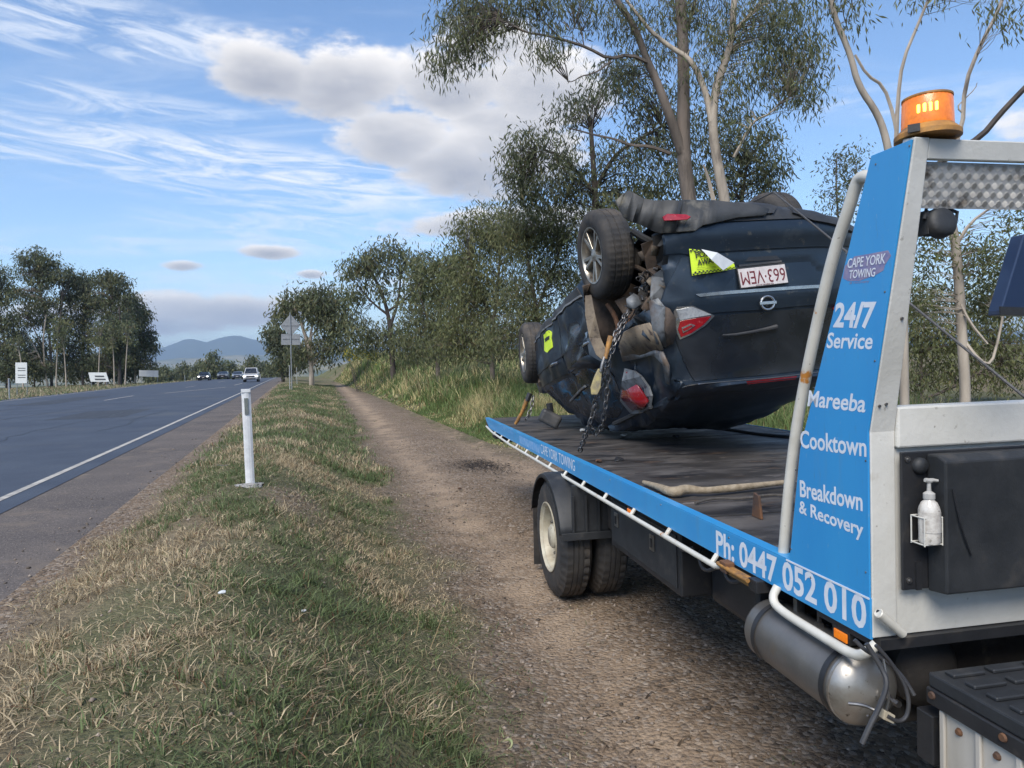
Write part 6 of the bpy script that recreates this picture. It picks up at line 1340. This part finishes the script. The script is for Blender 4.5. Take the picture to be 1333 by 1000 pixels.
# ------------------------------------------------------------------ roadside furniture
M_post = pm('post white', (.66, .67, .68), (.50, .51, .52), 9, .5, 0, 0, extra=[((.22, .19, .15), 7, .62, .82)])
def guide_post(base, top, wd, label, ref=True):
    b = Vector(base); root = empty('guide_post', b); tag(root, label, 'guide post', 'white guide posts along the road'); tp = Vector(top); ax = (tp-b).normalized(); Mx = ax.to_track_quat('Z', 'Y').to_matrix().to_4x4(); L_ = (tp-b).length
    yaw = Matrix.Rotation(math.atan2(b.x, b.y)*-1+R(8), 4, 'Z')
    m = MB(); h = wd/2; t_ = .006*wd/.1
    sec = [(-h, -h*.18), (-h*.55, -h*.42), (0, -h*.5), (h*.55, -h*.42), (h, -h*.18), (h, -h*.18+t_*1.4), (0, -h*.5+t_*1.6), (-h, -h*.18+t_*1.4)]
    Q = Mx @ Matrix.Rotation(-math.atan2(b.x, b.y), 4, 'Z')
    vs = [Q @ Vector((x, y, z)) for z in (-.12, L_-h*.1, L_) for x, y in sec]
    k = len(sec); fs = [(j*k+i, j*k+(i+1) % k, (j+1)*k+(i+1) % k, (j+1)*k+i) for j in range(2) for i in range(k)]+[tuple(range(2*k, 3*k))]
    m.add(vs, fs).build('post', M_post, root)
    if ref:
        r_ = MB().box((-h*.42, -h*.5-.010, L_-.26), (h*.42, -h*.5-.002, L_-.09)); r_.v = [tuple(Q @ Vector(v)) for v in r_.v]; r_.build('reflector', pm('delineator', (.16, .18, .17), (.24, .26, .25), 90, .25, .4), root)
        r_ = MB().box((-h*1.02, -h*.5-.004, L_-.03), (h*1.02, h*.2, L_+.004)); r_.v = [tuple(Q @ Vector(v)) for v in r_.v]; r_.build('post_cap', M_post, root)
bp_ = at(326, 634, 7.2)
guide_post((bp_.x, bp_.y, gz(bp_.x, bp_.y)), tuple(at(320, 507, 7.18)), .09, 'nearest leaning white guide post with a grey reflector on the grass bank')
bm_ = bmesh.new(); bmesh.ops.create_icosphere(bm_, subdivisions=3, radius=.10)
for v in bm_.verts: v.co.x *= 1.5; v.co *= 1+.75*noise.noise(v.co*11); v.co.z *= .22
o = bm_obj('concrete_footing', bm_, pm('concrete', (.33, .32, .31), (.24, .23, .22), 12, .9, 0, .003, 40), None); o.location = (bp_.x+.03, bp_.y-.03, gz(bp_.x, bp_.y)+.012); tag(o, 'broken pale concrete footing at the base of the nearest guide post', 'concrete footing')
for (px, y0, y1, Y, wpx, lab) in [(376.5, 497, 476, 46, 4, 'second white guide post beside the diamond road sign'), (11, 513, 493, 47, 5, 'white guide post across the road beside the white board'), (240.5, 496.5, 489, 110, 2.0, 'tiny far guide post on the left edge left of the dark car'), (386, 492, 478, 60, 2.2, 'thin grey guide post in the grass just right of the road sign'), (339, 492, 487, 120, 1.6, 'faint far guide post right beside the white oncoming car')]:
    b = at(px, y0, Y); guide_post((b.x, b.y, gz(b.x, b.y)), tuple(at(px-.3, y1, Y)), wpx*Y/F, lab, wpx > 3)
def sign(label, group, Y, posts, parts, name='road_sign'):
    b = at(posts[0][0][0], posts[0][0][1], Y); g0 = Vector((b.x, b.y, gz(b.x, b.y))); root = empty(name, g0); tag(root, label, 'sign')
    for (p0, p1, r_) in posts:
        a, c = at(*p0, Y), at(*p1, Y); a.z = min(a.z, gz(a.x, a.y)-.1); MB().tube([a, c], r_, 8).build('post', pm('galvanised', (.33, .34, .35), (.24, .25, .26), 20, .5, .5), root, g0, True)
    for (nm, poly, dy, mt, th) in parts: MB().prism([at(x, y, Y+dy) for x, y in poly], (0, th, 0)).build(nm, mt, root, g0)
    return root, g0
M_gal = pm('sign back', (.22, .23, .24), (.17, .18, .19), 8, .55, .3)
sign('back of a grey diamond warning sign with a plate below on a tall pole', None, 45, [((380, 508), (377.5, 407), .035)],
     [('sign_plate', [(377.8, 409), (391, 424), (378.2, 438), (365, 424)], .05, M_gal, .01), ('sign_plate', [(366, 435), (391, 435), (391, 449), (366, 449)], .05, M_gal, .01), ('bracket', [(367, 423.4), (389, 423.4), (389, 424.2), (367, 424.2)], .02, M_steel, .03), ('bracket', [(368, 441), (389, 441), (389, 441.7), (368, 441.7)], .02, M_steel, .03)])
M_sw = pm('sign white', (.58, .60, .60), (.50, .52, .52), 6, .6); M_sd = pm('sign dark print', (.06, .065, .07))
sign('upright white board on two posts across the road at the far left', None, 62, [((22, 512), (22, 474), .03), ((35, 512), (35, 474), .03)],
     [('sign_plate', [(20, 472), (35, 472), (35, 499), (20, 499)], -.06, M_sw, .03)]+[('print_line', [(23, y), (33, y), (33, y+.9), (23, y+.9)], -.075, M_sd, .01) for y in (479, 482, 488, 491)])
sign('slanted white sign with dark lettering under the gum trees across the road', None, 95, [((119, 499), (119, 488), .04), ((139, 499), (139, 488), .04)],
     [('sign_plate', [(115, 485), (138, 485), (142, 497), (118, 497)], -.06, M_sw, .05), ('sign_print', [(123, 489), (135, 489), (136, 491), (124, 491)], -.08, M_sd, .01), ('sign_print', [(123, 493), (137, 493), (138, 495), (124, 495)], -.08, M_sd, .01)])
sign('wide low pale sign beside the rightmost gum across the road', None, 110, [((184, 497), (184, 484), .04), ((205, 497), (205, 484), .04)],
     [('sign_plate', [(181, 482), (206, 482.5), (206, 491), (181, 490)], -.06, pm('sign pale', (.42, .44, .47), (.52, .54, .55), .8, .6), .05)])
# reflective marker lying on the shoulder
mk_ = onz(150, 593.5, .36); o = MB().prism([(mk_.x+a*math.cos(RB)-b*math.sin(RB), mk_.y+a*math.sin(RB)+b*math.cos(RB), .357) for a, b in ((-.055, -.05), (.055, -.05), (.045, .05), (-.045, .05))], (0, 0, .014)).build('pavement_marker', pm('marker red', (.50, .10, .07), (.42, .16, .12), 40, .3, coat=.4), None, (mk_.x, mk_.y, .357), bevel=.004)
o.location = (mk_.x, mk_.y, .357); tag(o, 'small red reflective marker on the shoulder beside the edge line', 'pavement marker')
# litter in the grass
for (px, py, mt, lab, r_) in [(397, 830, M_sw, 'small crumpled white paper in the grass of the bank', .014), (292, 842, M_sw, 'thin white paper strip lying in the mown grass', .02), (598, 613, M_rust, 'flat pebble on the dark patch of the track', .03)]:
    p = onz(px, py, .3); p = Vector((p.x, p.y, gz(p.x, p.y)+.03)); bm_ = bmesh.new(); bmesh.ops.create_icosphere(bm_, subdivisions=2, radius=r_)
    for v in bm_.verts: v.co *= 1+.5*noise.noise(v.co*60+Vector((px, 0, 0))); v.co.z *= .5
    o = bm_obj('litter', bm_, mt, None); o.location = p; tag(o, lab, 'litter')
for (pl, r_, lab) in [([(560, 845), (570, 820), (578, 795), (584, 782)], .0022, 'single dry grass stalk leaning over the gravel at the verge foot'), ([(541, 830), (545, 812), (544, 795)], .002, 'short upright straw left of the leaning dry stalk'), ([(283, 606), (298, 606), (310, 604)], .012, 'black twig lying left of the nearest guide post foot')]:
    b = onz(pl[0][0], pl[0][1], .12 if r_ < .01 else .55); pts = [at(x, y, b.y) for x, y in pl]; bb = Vector((pts[0].x, pts[0].y, pts[0].z))
    o = MB().tube(pts, [r_, r_, r_*.7, r_*.5][:len(pts)], 5, smoothpath=1).build('stalk' if r_ < .01 else 'fallen_twig', pm('straw', (.40, .31, .18), (.3, .22, .12), 20, .8) if r_ < .01 else M_black, None, bb, True); o.location = bb; tag(o, lab, 'stalk' if r_ < .01 else 'twig')
# curled eucalyptus leaf on the gravel
p = onz(657, 972, .03); P_ = [p+Vector((.035*math.cos(a), .03*math.sin(a), .012+.008*math.sin(a*2))) for a in np.linspace(-1.2, 1.9, 9)]
o = MB().tube(P_, [.0005, .004, .006, .007, .007, .007, .006, .004, .0005], 4).build('fallen_leaf', pm('leaf litter', (.22, .26, .12), (.3, .28, .15), 40, .6), None, p, True); o.location = p; tag(o, 'curled green leaf lying on the gravel at the bottom of the picture', 'leaf')

# ------------------------------------------------------------------ cars on the road
def road_car(label, px, py, wpx, Y, colr, hgt_=1.65, body='suv', lights=True):
    b = at(px, py, Y); wd = wpx*Y/F; k = wd/1.85; g0 = Vector((b.x, b.y, float(road_z(w2r(b.x, b.y)[1]))+.004))
    root = empty('oncoming_car', mat=Matrix.Translation(g0) @ Matrix.Rotation(RB, 4, 'Z') @ Matrix.Scale(k, 4)); tag(root, label, 'car', 'cars on the highway')
    mt = pm('traffic paint '+str(colr), colr, tuple(c*.8 for c in colr), 2, .3, .2, 0, coat=.7); h = hgt_
    # front faces -y (towards the camera)
    secs = [(-2.2, .45, .80, .82), (-2.1, .32, .92, .90), (-1.2, .28, 1.04, .925), (-.95, .28, 1.08, .925), (1.6, .28, 1.10, .925), (2.1, .34, 1.05, .90), (2.2, .45, .95, .85)]
    vs = []; fs = []
    for (y, z0, z1, w_) in secs: vs += [(-w_*.96, y, z0), (w_*.96, y, z0), (w_, y, (z0+z1)/2), (w_*.93, y, z1), (-w_*.93, y, z1), (-w_, y, (z0+z1)/2)]
    for j in range(len(secs)-1):
        for i in range(6): fs.append((j*6+i, j*6+(i+1) % 6, (j+1)*6+(i+1) % 6, (j+1)*6+i))
    fs += [tuple(range(5, -1, -1)), tuple((len(secs)-1)*6+i for i in range(6))]
    MB().add(vs, fs).build('body', mt, root, smooth=True, bevel=.03)
    c = [(-.98, 1.06, .84), (-.25, h-.03, .66), (.3, h, .67), (1.4, h-.04, .66), (1.95, 1.08, .82)]; vs = []; fs = []
    for (y, z, w_) in c: vs += [(-w_, y, z), (w_, y, z)]
    lo_ = [(-.85, y, 1.05) for y in (-1.0, 1.95)]+[(.85, y, 1.05) for y in (-1.0, 1.95)]
    m = MB(); m.add([(-.84, -1.0, 1.05), (.84, -1.0, 1.05), (.66, -.25, h-.03), (-.66, -.25, h-.03), (-.66, 1.4, h-.04), (.66, 1.4, h-.04), (.84, 1.95, 1.05), (-.84, 1.95, 1.05)], [(3, 2, 5, 4), (0, 3, 4, 7), (1, 6, 5, 2), (4, 5, 6, 7), (0, 1, 2, 3)]); m.build('cabin', mt, root)
    MB().prism([(-.76, -.965, 1.10), (.76, -.965, 1.10), (.60, -.30, h-.10), (-.60, -.30, h-.10)], (0, -.02, .012)).build('windscreen', M_glass, root)
    for s_ in (-1, 1):
        MB().prism([(s_*.85, -.7, 1.11), (s_*.68, -.2, h-.10), (s_*.68, 1.3, h-.10), (s_*.85, 1.6, 1.11)], (s_*.02, 0, .004)).build('side_window', M_glass, root)
        MB().box((s_*.72-.16, -2.215, .66), (s_*.72+.16, -2.10, .82)).build('headlight', pm('headlamp', (.8, .8, .78), emit=((1, .97, .9), 2.5)) if lights else M_clear, root, bevel=.03)
        MB().box((s_*.98-.08, -.85, 1.05), (s_*.98+.08, -.72, 1.2)).build('mirror', mt, root, bevel=.02)
        for y in (-1.38, 1.38):
            wh = MB().lathe([(0, .2), (0, .31), (.03, .345), (.2, .345), (.22, .31)], (s_*.93, y, .345), (-s_, 0, 0), 24).build('wheel', M_rub, root, smooth=True)
            MB().lathe([(-.004, 0), (-.004, .2), (.01, .21)], (s_*.93, y, .345), (-s_, 0, 0), 20).build('rim', M_alloy, wh, smooth=True)
    MB().box((-.5, -2.225, .60), (.5, -2.19, .78)).build('grille', M_black, root, bevel=.01)
    MB().box((-.6, -2.2, .36), (.6, -2.14, .50)).build('air_intake', M_black, root, bevel=.02)
    MB().box((-.19, -2.232, .50), (.19, -2.222, .58)).build('number_plate', M_plate, root)
road_car('white oncoming off-road car nearest on the right lane of the highway', 327.5, 494, 18.5, 88, (.62, .62, .62), 1.85)
road_car('black car on the left lanes, furthest left of the traffic', 266.5, 496.5, 13, 118, (.02, .025, .035), 1.6)
road_car('grey car half hidden directly left of the white oncoming car', 310, 494, 13, 122, (.10, .12, .16), 1.5, lights=False)
road_car('low dark grey car between the black car and the grey car', 291, 494, 13, 135, (.05, .06, .08), 1.45, lights=False)

# ------------------------------------------------------------------ air
hz_ = MB().box((-13500, -13500, -70), (13500, 14500, 620)).build('haze', bpy.data.materials.new('haze')); tag(hz_, kind='stuff')
m = hz_.data.materials[0]; m.use_nodes = True; m.node_tree.nodes.clear(); pv = m.node_tree.nodes.new('ShaderNodeVolumePrincipled'); mo = m.node_tree.nodes.new('ShaderNodeOutputMaterial')
pv.inputs['Color'].default_value = (.58, .76, 1.0, 1); pv.inputs['Density'].default_value = 1.3e-4; pv.inputs['Anisotropy'].default_value = .2; m.node_tree.links.new(pv.outputs[0], mo.inputs['Volume'])
